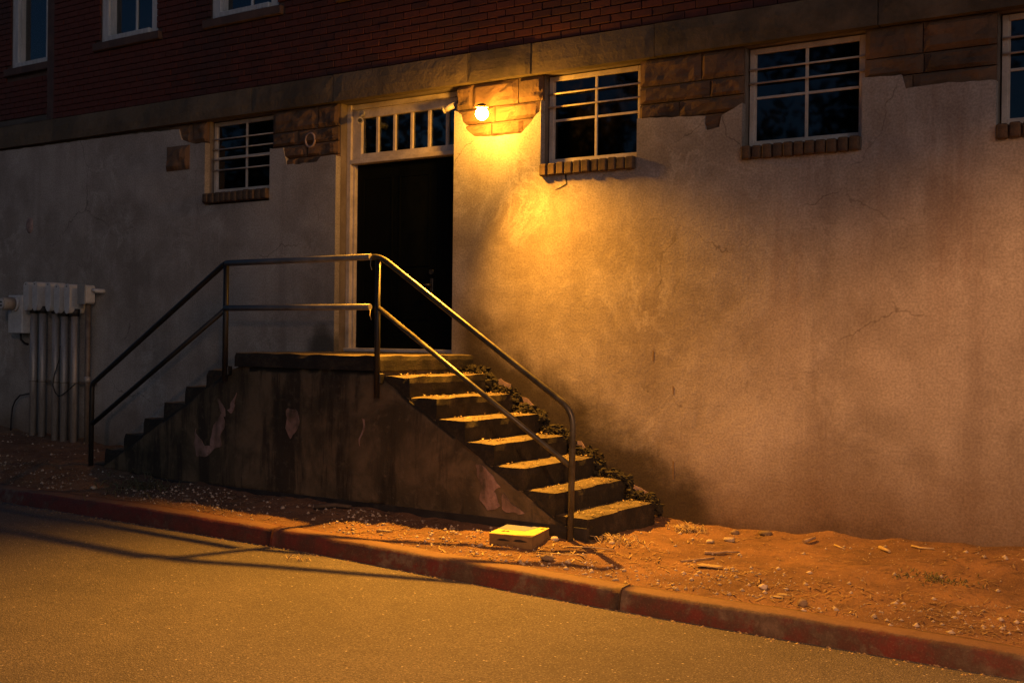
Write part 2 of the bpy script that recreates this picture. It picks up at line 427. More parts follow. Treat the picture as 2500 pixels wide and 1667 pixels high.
# ------------------------------------------------------------------ mesh helpers
class MB:
    def __init__(self):
        self.v = []; self.f = []; self.smooth = []
    def add(self, vs, fs, smooth=False):
        o = len(self.v)
        self.v.extend([tuple(p) for p in vs])
        for f in fs:
            self.f.append(tuple(i + o for i in f)); self.smooth.append(smooth)
        return self
    def box(self, x0, x1, y0, y1, z0, z1, bev=0.0):
        if bev <= 0:
            vs = [(x, y, z) for z in (z0, z1) for y in (y0, y1) for x in (x0, x1)]
            fs = [(0, 2, 3, 1), (4, 5, 7, 6), (0, 1, 5, 4), (2, 6, 7, 3), (0, 4, 6, 2), (1, 3, 7, 5)]
            return self.add(vs, fs)
        b = min(bev, (x1 - x0) * .45, (y1 - y0) * .45, (z1 - z0) * .45)
        X = (x0, x1); Y = (y0, y1); Z = (z0, z1)
        vs = []; idx = {}
        for i in (0, 1):
            for j in (0, 1):
                for k in (0, 1):
                    sx = 1 - 2 * i; sy = 1 - 2 * j; sz = 1 - 2 * k
                    for a, p in enumerate(((X[i], Y[j] + sy * b, Z[k] + sz * b), (X[i] + sx * b, Y[j], Z[k] + sz * b), (X[i] + sx * b, Y[j] + sy * b, Z[k]))):
                        idx[i, j, k, a] = len(vs); vs.append(p)
        q = lambda *t: tuple(idx[x] for x in t)
        fs = [q((0,0,0,0),(0,0,1,0),(0,1,1,0),(0,1,0,0)), q((1,0,0,0),(1,1,0,0),(1,1,1,0),(1,0,1,0)),
              q((0,0,0,1),(1,0,0,1),(1,0,1,1),(0,0,1,1)), q((0,1,0,1),(0,1,1,1),(1,1,1,1),(1,1,0,1)),
              q((0,0,0,2),(0,1,0,2),(1,1,0,2),(1,0,0,2)), q((0,0,1,2),(1,0,1,2),(1,1,1,2),(0,1,1,2))]
        for i in (0, 1):
            for j in (0, 1):
                fs.append(q((i,j,0,0),(i,j,1,0),(i,j,1,1),(i,j,0,1)))
                fs.append(q((i,0,j,0),(i,1,j,0),(i,1,j,2),(i,0,j,2)))
                fs.append(q((0,i,j,1),(1,i,j,1),(1,i,j,2),(0,i,j,2)))
                for k in (0, 1):
                    fs.append(q((i,j,k,0),(i,j,k,1),(i,j,k,2)))
        return self.add(vs, fs)
    def tube(self, pts, r, n=12, caps=True, smooth=True):
        pts = [Vector(p) for p in pts]
        rs = r if isinstance(r, (list, tuple)) else [r] * len(pts)
        o = len(self.v); vs = []; fs = []
        t = (pts[1] - pts[0]).normalized()
        a = t.orthogonal().normalized()
        for i, p in enumerate(pts):
            if i == 0: t = (pts[1] - pts[0]).normalized()
            elif i == len(pts) - 1: t = (pts[-1] - pts[-2]).normalized()
            else:
                t = ((pts[i + 1] - p).normalized() + (p - pts[i - 1]).normalized()).normalized()
            a = (a - t * a.dot(t)).normalized()
            b = t.cross(a)
            for k in range(n):
                an = 2 * math.pi * k / n
                vs.append(p + (a * math.cos(an) + b * math.sin(an)) * rs[i])
        for i in range(len(pts) - 1):
            for k in range(n):
                k2 = (k + 1) % n
                fs.append((i * n + k, i * n + k2, (i + 1) * n + k2, (i + 1) * n + k))
        self.add(vs, fs, smooth)
        if caps:
            self.f.append(tuple(o + k for k in reversed(range(n)))); self.smooth.append(False)
            m = o + (len(pts) - 1) * n
            self.f.append(tuple(m + k for k in range(n))); self.smooth.append(False)
        return self
    def prism(self, poly, y0, y1):
        """poly: (x, z) outline, counter-clockwise seen from -y; extruded from y0 (front) to y1"""
        n = len(poly)
        vs = [(x, y0, z) for x, z in poly] + [(x, y1, z) for x, z in poly]
        fs = [tuple(range(n)), tuple(reversed(range(n, 2 * n)))]
        for i in range(n):
            j = (i + 1) % n
            fs.append((j, i, n + i, n + j))
        return self.add(vs, fs)
    def sphere(self, c, r, nu=14, nv=9, squash=(1, 1, 1), rough=0.0, seed=0, flat=False):
        c = Vector(c); vs = []; fs = []
        for i in range(nv + 1):
            th = math.pi * i / nv
            for k in range(nu):
                ph = 2 * math.pi * k / nu
                d = Vector((math.sin(th) * math.cos(ph), math.sin(th) * math.sin(ph), math.cos(th)))
                rr = r * (1 + (rough * noise.noise(d * 1.7 + Vector((seed * 3.1, seed * 1.7, 0))) if rough else 0))
                vs.append((c.x + d.x * rr * squash[0], c.y + d.y * rr * squash[1], c.z + d.z * rr * squash[2]))
        for i in range(nv):
            for k in range(nu):
                k2 = (k + 1) % nu
                fs.append((i * nu + k, (i + 1) * nu + k, (i + 1) * nu + k2, i * nu + k2))
        return self.add(vs, fs, not flat)
    def mesh(self, name, m):
        me = bpy.data.meshes.new(name)
        me.from_pydata(self.v, [], self.f)
        me.polygons.foreach_set("use_smooth", self.smooth)
        me.materials.append(m)
        me.validate()
        me.update()
        return me

def link(name, data, parent=None, loc=(0, 0, 0)):
    o = bpy.data.objects.new(name, data)
    col.objects.link(o)
    o.parent = parent
    o.location = loc
    return o

def part(name, mb, m, parent=None, kind=None, label=None):
    """one mesh object; its origin is moved to the middle of the foot of its vertices"""
    xs = [p[0] for p in mb.v]; ys = [p[1] for p in mb.v]; zs = [p[2] for p in mb.v]
    c = Vector(((min(xs) + max(xs)) / 2, (min(ys) + max(ys)) / 2, min(zs)))
    base = Vector((0, 0, 0))
    q = parent
    while q is not None:
        base += q.location
        q = q.parent
    mb.v = [(p[0] - c.x, p[1] - c.y, p[2] - c.z) for p in mb.v]
    o = link(name, mb.mesh(name, MAT[m] if isinstance(m, str) else m), parent, c - base)
    if kind: o["kind"] = kind
    if label: o["label"] = label
    return o

def tag(o, label, cat, group=None):
    o["label"] = label; o["category"] = cat
    if group: o["group"] = group
    return o

def thing(name, label, cat, loc, group=None):
    o = link(name, None, None, loc)
    o.empty_display_size = 0.2
    return tag(o, label, cat, group)

def structure(name, mb, m):
    o = part(name, mb, m)
    o["kind"] = "structure"
    return o

def lerp_tab(tab, x):
    if x <= tab[0][0]:
        (a, fa), (b, fb) = tab[0], tab[1]
        return fa + max(-3, x - a) * (fb - fa) / (b - a)
    for (a, fa), (b, fb) in zip(tab, tab[1:]):
        if x <= b:
            return fa + (fb - fa) * (x - a) / (b - a)
    return tab[-1][1]

# ------------------------------------------------------------------ ground heights
KERB_Y = -2.35
ROAD_T = [(-20, -0.02), (-6, -0.08), (-2.3, -0.129), (-0.05, -0.143), (1.77, -0.155), (3.34, -0.195), (4.7, -0.226), (5.84, -0.236), (7.2, -0.248), (20, -0.33)]
KTOP_T = [(-20, 0.13), (-6, 0.06), (-2.3, 0.008), (-0.05, 0.012), (1.77, -0.015), (3.34, -0.053), (4.7, -0.081), (5.84, -0.088), (7.2, -0.107), (20, -0.19)]
WALL_T = [(-14, 0.40), (-6, 0.25), (-4, 0.165), (-2, 0.12), (1, 0.08), (3.5, -0.02), (4.6, -0.034), (5.7, -0.006), (6.8, 0.055), (14, 0.10)]
MID_T = [(-14, 0.36), (-2.1, 0.165), (-0.9, 0.085), (1.5, 0.06), (2.9, 0.035), (3.8, 0.0), (5, -0.055), (9, -0.06)]
road_z = lambda x: lerp_tab(ROAD_T, x)
ktop_z = lambda x: lerp_tab(KTOP_T, x)

def verge_z(x, y, rough=True):
    a = lerp_tab(WALL_T, x); m = lerp_tab(MID_T, x); k = ktop_z(x) - 0.006
    if y > -1.4:
        t = min(1, max(0, -y / 1.4)); z = a + (m - a) * t
    else:
        t = min(1, (-y - 1.4) / 0.80); z = m + (k - m) * t
    if rough:
        e = min(1.0, max(0.0, (y + 2.2) / 0.25))
        z += e * (0.028 * noise.noise(Vector((x * 1.4, y * 1.4, 0))) + 0.018 * noise.noise(Vector((x * 5, y * 5, 3))) + 0.010 * noise.noise(Vector((x * 15, y * 15, 7))))
        z += 0.05 * max(0.0, 1 + y / 0.22) * (0.6 + noise.noise(Vector((x * 2.5, 0, 5))))
    return z

# road: one sheet out past everything
mb = MB()
xs = [-60, -40, -28] + [-20 + i for i in range(0, 41)] + [28, 40, 60]
ys = [KERB_Y + 0.06, -2.6, -3, -4, -6, -8, -11.0]
for y in ys:
    for x in xs:
        t = min(1, (KERB_Y - y) / 4.0) if y < KERB_Y else 0
        mb.v.append((x, y, road_z(x) + 0.04 * max(0, t)))
n = len(xs)
for j in range(len(ys) - 1):
    for i in range(n - 1):
        mb.f.append((j * n + i, (j + 1) * n + i, (j + 1) * n + i + 1, j * n + i + 1)); mb.smooth.append(True)
structure("road", mb, "asphalt")

# far side of the street: kerb and grass bank (behind the camera)
mb = MB()
mb.box(-60, 60, -11.2, -11.0, -0.6, 0.02)
structure("far_kerb", mb, "mortar")
mb = MB()
mb.box(-60, 60, -60, -11.2, -0.7, 0.01)
structure("far_ground", mb, "dirt")

# verge: bare earth between wall and kerb
mb = MB()
x0, x1, dx = -14.0, 12.0, 0.045
nx = int((x1 - x0) / dx); ny = 54
for j in range(ny + 1):
    y = -2.215 + (2.215 + 0.05) * j / ny
    for i in range(nx + 1):
        x = x0 + dx * i
        mb.v.append((x, y, verge_z(x, y)))
for j in range(ny):
    for i in range(nx):
        a = j * (nx + 1) + i
        mb.f.append((a, a + 1, a + nx + 2, a + nx + 1)); mb.smooth.append(True)
structure("verge", mb, "dirt")

# kerb: cast lengths with open joints
kerb = link("kerb", None)
kerb["kind"] = "structure"
joints = [-14, -9.6, -6.0, -2.9, 1.50, 4.72, 8.1, 11.5]
random.seed(5)
for a, b in zip(joints, joints[1:]):
    mb = MB(); nseg = max(2, int((b - a) / 0.08))
    off = random.uniform(-0.006, 0.006); offz = random.uniform(-0.005, 0.005)
    prof_n = 9
    for i in range(nseg + 1):
        x = a + 0.006 + (b - a - 0.012) * i / nseg
        zt = ktop_z(x) + offz + 0.006 * noise.noise(Vector((x * 3, 1, 9))); zb = road_z(x) - 0.08
        yf = KERB_Y + off + 0.007 * noise.noise(Vector((x * 3, 4, 2))); yb = -2.19
        ch = 0.010 * max(0, noise.noise(Vector((x * 6, 8, 8))))
        zr = road_z(x)
        for (y, z) in ((yb, zb), (yb, zt), (yf + 0.10, zt + 0.002), (yf + 0.035 + ch, zt - 0.003), (yf + 0.012 + ch, zt - 0.012 - ch), (yf, zt - 0.035 - ch), (yf - 0.010, (zt + zr) / 2), (yf - 0.022, zr + 0.004), (yf - 0.022, zb)):
            mb.v.append((x, y, z))
    for i in range(nseg):
        for k in range(prof_n - 1):
            p = i * prof_n + k
            mb.f.append((p, p + 1, p + prof_n + 1, p + prof_n)); mb.smooth.append(True)
    mb.f.append(tuple(range(prof_n))); mb.smooth.append(False)
    mb.f.append(tuple(reversed(range(nseg * prof_n, (nseg + 1) * prof_n)))); mb.smooth.append(False)
    part("kerb_segment", mb, "kerb", kerb)

# ------------------------------------------------------------------ the building
B = thing("brick_building", "old brick building with stained stucco basement wall behind the steps", "building", (0, 0, 0))

BELT0, BELT1 = 4.05, 4.335
DOOR = (0.0, 1.56, 1.30, 4.045)
LOW = [(-2.04, -0.985, 3.195, 4.045), (2.57, 3.58, 3.195, 4.045), (4.57, 5.575, 3.195, 4.045), (6.57, 7.575, 3.195, 4.045)]
UPP = [(-3.98, -2.90, 5.19, 7.6), (-1.96, -0.88, 5.19, 7.6), (0.10, 1.18, 5.19, 7.6), (2.1, 3.2, 5.19, 7.6)]
U1 = (-6.28, -5.0, 5.19, 7.6)

def wall_boxes(mb, x0, x1, y0, y1, z0, z1, holes):
    cuts = sorted({x0, x1} | {v for h in holes for v in h[:2] if x0 < v < x1})
    for a, b in zip(cuts, cuts[1:]):
        hs = sorted([h for h in holes if h[0] < b - 1e-6 and h[1] > a + 1e-6 and h[2] < z1 and h[3] > z0], key=lambda h: h[2])
        z = z0
        for h in hs:
            if h[2] > z: mb.box(a, b, y0, y1, z, h[2])
            z = h[3]
        if z < z1: mb.box(a, b, y0, y1, z, z1)

mb = MB(); wall_boxes(mb, -12, 12, 0.075, 0.40, -0.6, 4.30, [DOOR] + LOW)
part("masonry_core", mb, "plaster", B)
mb = MB(); wall_boxes(mb, -4.93, 12, 0.012, 0.40, 4.30, 9.0, UPP)
mb.box(-5.10, -4.93, 0.012, 0.40, 4.30, 9.0)
part("brick_backing", mb, "dark_mortar", B)
mb = MB(); wall_boxes(mb, -12, -5.10, 0.262, 0.62, 4.30, 9.0, [U1])
part("brick_backing", mb, "dark_mortar", B)
mb = MB()
mb.box(-12, 12, 6.0, 6.3, -0.6, 9.0); mb.box(-12.3, -12, 0.1, 6.3, -0.6, 9.0); mb.box(12, 12.3, 0.1, 6.3, -0.6, 9.0)
mb.box(-12.3, 12.3, -0.15, 6.4, 9.0, 9.35)
part("roof", mb, "dark_mortar", B)
mb = MB()
mb.box(-11.9, 11.9, 0.66, 5.9, 4.35, 4.5)
for z in (-0.5,): mb.box(-11.9, 11.9, 0.66, 5.9, z, z + 0.1)
mb.box(-11.9, 11.9, 1.9, 2.0, -0.4, 4.35); mb.box(-11.9, 11.9, 2.4, 2.5, 4.5, 8.9)
part("interior_partition", mb, "room", B)

# stucco skin, peeled from the stone above in ragged edges
def ragged(pts, step=0.05, amp=0.012, seed=0):
    out = []
    for (a, b) in zip(pts, pts[1:]):
        L = math.hypot(b[0] - a[0], b[1] - a[1]); k = max(1, int(L / step))
        for i in range(k):
            t = i / k
            x = a[0] + (b[0] - a[0]) * t; z = a[1] + (b[1] - a[1]) * t
            if not (i == 0 and a is pts[0]):
                x += amp * noise.noise(Vector((x * 9, z * 9, seed))); z += amp * noise.noise(Vector((z * 9, x * 9, seed + 5)))
            out.append((x, z))
    out.append(pts[-1])
    return out

EDGE = [
    (-12.0, -2.04, [(-2.04, 3.79), (-2.27, 3.795), (-2.45, 3.86), (-2.49, 3.985), (-3.4, 4.01), (-6.1, 4.02), (-12, 4.03)]),
    (-2.04, -0.985, [(-0.985, 3.06), (-2.04, 3.06)]),
    (-0.985, 0.0, [(0.0, 3.48), (-0.22, 3.485), (-0.27, 3.44), (-0.72, 3.435), (-0.78, 3.62), (-0.985, 3.64)]),
    (0.0, 1.56, [(1.56, 1.30), (0.0, 1.30)]),
    (1.56, 2.57, [(2.57, 3.80), (2.555, 3.70), (2.48, 3.62), (2.39, 3.54), (2.35, 3.505), (1.95, 3.515), (1.79, 3.525), (1.745, 3.56), (1.70, 3.61), (1.66, 3.69), (1.64, 3.76), (1.60, 3.79), (1.56, 3.80)]),
    (2.57, 3.58, [(3.58, 3.085), (2.57, 3.085)]),
    (3.58, 4.57, [(4.57, 3.565), (4.38, 3.475), (4.37, 3.375), (4.24, 3.365), (4.225, 3.495), (3.58, 3.525)]),
    (4.57, 5.575, [(5.575, 3.085), (4.57, 3.085)]),
    (5.575, 6.57, [(6.57, 3.525), (6.13, 3.55), (5.91, 3.54), (5.87, 3.65), (5.575, 3.66)]),
    (6.57, 7.575, [(7.575, 3.085), (6.57, 3.085)]),
    (7.575, 12.0, [(12, 3.8), (9, 3.7), (7.575, 3.6)]),
]
mb = MB()
for i, (a, b, top) in enumerate(EDGE):
    e = ragged(top, 0.03, 0.014, i * 3.3) if len(top) > 2 else top
    mb.prism([(a, -0.6), (b, -0.6)] + e, 0.0, 0.078)
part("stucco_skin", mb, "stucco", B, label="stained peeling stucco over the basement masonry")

# rough stone courses seen above the stucco
def rough_stone(x0, x1, z0, z1, y0, depth, rough, nx=10, nz=6, seed=0):
    m = MB(); vs = []
    for j in range(nz + 1):
        for i in range(nx + 1):
            u = i / nx; w = j / nz
            x = x0 + (x1 - x0) * u; z = z0 + (z1 - z0) * w
            e = min(u, 1 - u) * nx; f = min(w, 1 - w) * nz
            edge = min(1.0, min(e, f) * 0.9)
            p = Vector((x * 5.5 + seed, z * 9.0, seed * 1.3))
            y = y0 - rough * edge * (0.55 + 0.9 * noise.noise(p) + 0.45 * noise.noise(p * 2.7))
            if edge == 0: y += 0.006
            if y0 > 0: y = max(y, 0.006)
            vs.append((x, y, z))
    fs = []
    for j in range(nz):
        for i in range(nx):
            a = j * (nx + 1) + i
            fs.append((a, a + 1, a + nx + 2, a + nx + 1))
    m.add(vs, fs)
    yb = y0 + depth
    ring = [i for i in range(nx + 1)] + [j * (nx + 1) + nx for j in range(1, nz + 1)] + [nz * (nx + 1) + i for i in range(nx - 1, -1, -1)] + [j * (nx + 1) for j in range(nz - 1, 0, -1)]
    o = len(m.v)
    for i in ring: m.v.append((vs[i][0], yb, vs[i][2]))
    L = len(ring)
    for k in range(L):
        m.f.append((ring[(k + 1) % L], ring[k], o + k, o + (k + 1) % L)); m.smooth.append(False)
    return m

random.seed(21)
ROWS = [(3.35, 3.505), (3.512, 3.645), (3.655, 3.80), (3.81, 4.04)]
piers = [(-2.72, -2.045), (-0.98, -0.005), (1.565, 2.565), (3.585, 4.565), (5.58, 6.565), (7.58, 9.5)]
CUT = {2: {0: [1.98, 2.345], 1: [2.345, 1.98], 2: [2.02], 3: [1.75, 2.29]}}
for pi, (a, b) in enumerate(piers):
    for ri, (z0, z1) in enumerate(ROWS):
        if pi == 0 and ri < 1: continue
        cuts = sorted(CUT.get(pi, {}).get(ri, [a + (b - a) * random.uniform(0.3, 0.7)]))
        xs_ = [a] + cuts + [b]
        for u, v in zip(xs_, xs_[1:]):
            rg = 0.050 if pi == 2 else 0.038
            part("stone_block", rough_stone(u + 0.004, v - 0.004, z0, z1, 0.036, 0.045, rg, seed=random.uniform(0, 50)), "stone", B)
# one stone left proud of the stucco on the left
part("stone_block", rough_stone(-2.70, -2.30, 3.50, 3.79, -0.012, 0.03, 0.05, seed=4.4), "stone", B, label="rough stone left proud of the stucco")

# belt course of long dressed stones
cuts = [-12, -9.7, -8.2, -6.6, -4.93, -3.1, -1.25, -0.02, 1.74, 2.47, 3.76, 5.7, 7.6, 9.6, 12]
for u, v in zip(cuts, cuts[1:]):
    zb = BELT0 if v > 3.0 or u < -4.95 else BELT0 + 0.001
    part("belt_stone", rough_stone(u + 0.004, v - 0.004, BELT0, BELT1 - 0.03 * (random.random() < 0.3), -0.035 + random.uniform(-0.008, 0.008), 0.11, 0.012, nx=14, nz=3, seed=random.uniform(0, 90)), "belt", B)
# weathered slope of the set-back bay at the left
mb = MB(); mb.add([(-12, -0.03, 4.337), (-4.945, -0.03, 4.337), (-4.945, 0.26, 4.50), (-12, 0.26, 4.50), (-12, 0.26, 4.337), (-4.945, 0.26, 4.337)], [(0, 1, 2, 3), (1, 5, 2), (0, 3, 4)])
part("sloped_ledge", mb, "belt", B)

# bricks: running bond, one object each for those in view, the rest joined
BL, BH, J = 0.198, 0.064, 0.0105
def brick_mesh(seed):
    m = MB(); m.box(-BL / 2, BL / 2, -0.012, 0.04, 0, BH, 0.004)
    rr = random.Random(seed)
    m.v = [(x + rr.uniform(-.0022, .0022), y + rr.uniform(-.0022, .0015), z + rr.uniform(-.0018, .0018)) for x, y, z in m.v]
    return m.mesh("brick", MAT['brick'])
BM = [brick_mesh(s) for s in range(5)]
cam_inv = M.inverted()
def in_view(p):
    q = cam_inv @ Vector(p)
    if q.z > -0.5: return None
    u = q.x / -q.z * 40.004 / 36.0; v = q.y / -q.z * 40.004 / 36.0
    return -q.z if abs(u) < 0.505 and abs(v) < 0.336 else None
cand = []
def lay(x0, x1, y, z0, z1, holes):
    row = 0; z = z0
    while z + BH < z1:
        x = x0 - (BL + J) * (0.5 if row % 2 else 0)
        while x < x1:
            segs = [(max(x, x0), min(x + BL, x1))]
            for h in holes:
                if z + BH > h[2] - 0.10 and z < h[3]:
                    hx0 = h[0] - (0.10 if z < h[2] else 0); hx1 = h[1] + (0.10 if z < h[2] else 0)
                    ns = []
                    for a, b in segs:
                        if b <= hx0 or a >= hx1: ns.append((a, b))
                        else:
                            if a < hx0: ns.append((a, hx0 - 0.004))
                            if b > hx1: ns.append((hx1 + 0.004, b))
                    segs = ns
            for a, b in segs:
                if b - a > 0.03: cand.append((a, b, y, z))
            x += BL + J
        row += 1; z += BH + J
lay(-4.925, 12, 0.0, BELT1 + 0.012, 7.6, UPP)
lay(-12, -5.12, 0.25, 4.51, 7.6, [U1])
vis = []; rest = []
for c in cand:
    d = in_view(((c[0] + c[1]) / 2, c[2], c[3] + BH / 2))
    (vis if d else rest).append((d or 99, c))
vis.sort(key=lambda t: t[0])
rest += vis[300:]; vis = vis[:300]
random.seed(3)
for d, (a, b, y, z) in vis:
    o = link("brick", random.choice(BM), B, ((a + b) / 2, y + random.uniform(-0.003, 0.003), z))
    o.scale = ((b - a) / BL, 1, 1)
mb = MB()
for d, (a, b, y, z) in rest:
    mb.box(a, b, y - 0.012 + random.uniform(-0.003, 0.003), y + 0.04, z, z + BH)
part("brickwork", mb, "brick", B, kind="stuff")

# ------------------------------------------------------------------ basement windows (barred)
def basement_window(x0, x1, bars, vert, lab, blind=False):
    z0, z1 = 3.205, 4.035
    fr = MB(); a, b = x0 + 0.012, x1 - 0.012; y0, y1 = 0.13, 0.175
    fr.box(a, a + 0.045, y0, y1, z0, z1, 0.004); fr.box(b - 0.045, b, y0, y1, z0, z1, 0.004)
    fr.box(a + 0.045, b - 0.045, y0, y1, z0, z0 + 0.050, 0.004); fr.box(a + 0.045, b - 0.045, y0, y1, z1 - 0.045, z1, 0.004)
    fr.box(a + 0.045, a + 0.058, y0 + 0.02, y1, z0 + 0.05, z1 - 0.045); fr.box(b - 0.058, b - 0.045, y0 + 0.02, y1, z0 + 0.05, z1 - 0.045)
    w = part("window", fr, "frame", B, label=lab)
    m = MB(); m.box(vert - 0.013, vert + 0.013, 0.138, 0.168, z0 + 0.05, z1 - 0.045, 0.003); part("mullion", m, "frame", w)
    for xa, xb in ((a + 0.058, vert - 0.013), (vert + 0.013, b - 0.058)):
        m = MB(); m.box(xa, xb, 0.141, 0.165, 3.608, 3.630, 0.003); part("glazing_bar", m, "frame", w)
        for za, zb in ((z0 + 0.05, 3.608), (3.630, z1 - 0.045)):
            m = MB(); m.box(xa, xb, 0.152, 0.156, za, zb); part("pane", m, "glass_dark", w)
    for zc in bars:
        m = MB(); m.tube([(a + 0.004, 0.115, zc), (b - 0.004, 0.115, zc)], 0.0085, 8); part("security_bar", m, "frame", w)
    if blind:
        m = MB()
        for k in range(9): m.box(a + 0.06, b - 0.06, 0.24, 0.245, z0 + 0.06 + k * 0.085, z0 + 0.135 + k * 0.085)
        part("blind", m, "blind", w)
    # sill of bricks on edge
    m = MB(); m.box(x0 + 0.004, x1 - 0.004, 0.0, 0.20, 3.088, 3.188); s = part("window_sill", m, "mortar", B)
    nb = max(8, round((x1 - x0) / 0.092)); wd = (x1 - x0 - 0.008) / nb
    for k in range(nb):
        m = MB(); rr = random.uniform
        m.box(x0 + 0.004 + k * wd + 0.006, x0 + 0.004 + (k + 1) * wd - 0.006, -0.045 + rr(-.008, .006), 0.12, 3.083 + rr(-.004, .004), 3.198 + rr(-.007, .003), 0.010)
        part("sill_brick", m, "sill_brick", s)
random.seed(8)
basement_window(-2.04, -0.985, (3.835, 3.717, 3.598, 3.476), -1.50, "narrow barred window on the dim left wall", True)
basement_window(2.57, 3.58, (3.868, 3.744), 3.085, "barred window just right of the lit lamp", True)
basement_window(4.57, 5.575, (3.857, 3.740), 5.075, "barred window in the middle of the right wall")
basement_window(6.57, 7.575, (3.857, 3.740), 7.07, "barred window cut by the right edge of the photo")

# upper sash windows with wide pale frames
def sash_window(x0, x1, yo, lab):
    z0, z1 = 5.20, 7.58
    fr = MB()
    fr.box(x0, x0 + 0.13, yo + 0.02, yo + 0.20, z0, z1, 0.006); fr.box(x1 - 0.13, x1, yo + 0.02, yo + 0.20, z0, z1, 0.006)
    fr.box(x0 + 0.13, x0 + 0.155, yo + 0.05, yo + 0.20, z0 + 0.07, z1); fr.box(x1 - 0.155, x1 - 0.13, yo + 0.05, yo + 0.20, z0 + 0.07, z1)
    fr.box(x0 + 0.155, x1 - 0.155, yo + 0.06, yo + 0.20, z1 - 0.1, z1)
    w = part("window", fr, "greywhite", B, label=lab)
    m = MB(); m.box(x0 + 0.13, x1 - 0.13, yo - 0.02, yo + 0.20, z0 + 0.002, z0 + 0.066, 0.008); part("wooden_sill", m, "greywhite", w)
    xm = (x0 + x1) / 2 + 0.02
    m = MB(); m.box(xm - 0.016, xm + 0.016, yo + 0.10, yo + 0.14, z0 + 0.068, z1 - 0.102, 0.004); part("glazing_bar", m, "greywhite", w)
    m = MB(); m.box(x0 + 0.157, x1 - 0.157, yo + 0.085, yo + 0.15, 6.36, 6.41, 0.004); part("meeting_rail", m, "greywhite", w)
    for xa, xb in ((x0 + 0.157, xm - 0.017), (xm + 0.017, x1 - 0.157)):
        for za, zb in ((z0 + 0.068, 6.358), (6.412, z1 - 0.102)):
            m = MB(); m.box(xa, xb, yo + 0.118, yo + 0.122, za, zb); part("pane", m, "glass", w)
    m = MB(); m.box(x0 - 0.09, x1 + 0.09, yo - 0.06, yo + 0.16, 5.095, 5.192, 0.008)
    part("stone_sill", m, "dark_mortar", B)
sash_window(U1[0], U1[1], 0.25, "leftmost upper window set back in the left bay")
sash_window(UPP[0][0], UPP[0][1], 0.0, "upper window in the brick wall above the left stucco")
sash_window(UPP[1][0], UPP[1][1], 0.0, "upper window above the narrow barred window")
sash_window(UPP[2][0], UPP[2][1], 0.0, "upper window above the door, outside the photo")
sash_window(UPP[3][0], UPP[3][1], 0.0, "upper window above the lamp, outside the photo")

# ------------------------------------------------------------------ door with transom light
fr = MB()
fr.box(0.0, 0.058, 0.17, 0.30, 1.40, 4.04, 0.005); fr.box(1.505, 1.56, 0.17, 0.30, 1.40, 4.04, 0.005)
fr.box(0.058, 1.505, 0.165, 0.30, 3.405, 3.450, 0.005)
fr.box(0.058, 1.505, 0.185, 0.30, 3.988, 4.04, 0.004)
fr.box(0.058, 0.082, 0.21, 0.30, 1.44, 3.405); fr.box(1.483, 1.505, 0.21, 0.30, 1.44, 3.405)
d = part("door", fr, "frame", B, label="tall dark double door in a cream frame with glazed transom")
m = MB(); m.box(0.058, 0.178, 0.20, 0.28, 3.452, 3.986, 0.004); m.box(1.425, 1.505, 0.20, 0.28, 3.452, 3.986, 0.004)
m.box(0.178, 1.425, 0.20, 0.28, 3.452, 3.512, 0.004); m.box(0.178, 1.425, 0.20, 0.28, 3.892, 3.986, 0.004)
part("transom_frame", m, "frame", d)
edges = [0.178, 0.386, 0.619, 0.850, 1.079, 1.309, 1.425]
for k in range(6):
    xa = edges[k] + (0.0165 if k else 0); xb = edges[k + 1] - (0.0165 if k < 5 else 0)
    m = MB(); m.box(xa, xb, 0.236, 0.240, 3.512, 3.892); part("pane", m, "glass", d)
    if k:
        m = MB(); m.box(edges[k] - 0.0165, edges[k] + 0.0165, 0.215, 0.26, 3.512, 3.892, 0.003); part("glazing_bar", m, "frame", d)
for xa, xb in ((0.084, 1.160), (1.166, 1.481)):
    m = MB(); m.box(xa, xb, 0.255, 0.295, 1.446, 3.402, 0.003)
    wd = xb - xa; st = 0.085 if wd > 0.5 else 0.05
    cols = [(xa + st, (xa + xb) / 2 - st / 2), ((xa + xb) / 2 + st / 2, xb - st)] if wd > 0.5 else [(xa + st, xb - st)]
    for ca, cb in cols:
        for za, zb in ((1.56, 1.65), (1.75, 2.18), (2.30, 3.26)):
            m.box(ca, cb, 0.248, 0.256, za, za + 0.02); m.box(ca, cb, 0.248, 0.256, zb - 0.02, zb)
            m.box(ca, ca + 0.02, 0.248, 0.256, za + 0.02, zb - 0.02); m.box(cb - 0.02, cb, 0.248, 0.256, za + 0.02, zb - 0.02)
    part("door_leaf", m, "door", d)
m = MB(); m.tube([(1.105, 0.254, 2.10), (1.105, 0.20, 2.10), (1.02, 0.195, 2.095)], 0.012, 8); m.box(1.085, 1.125, 0.247, 0.256, 2.03, 2.17, 0.004)
m.tube([(1.105, 0.256, 2.235), (1.105, 0.24, 2.235)], 0.028, 14)
part("handle", m, "steel_dark", d)
m = MB(); m.box(0.058, 1.505, 0.08, 0.30, 1.402, 1.440, 0.006); part("threshold", m, "frame", d)

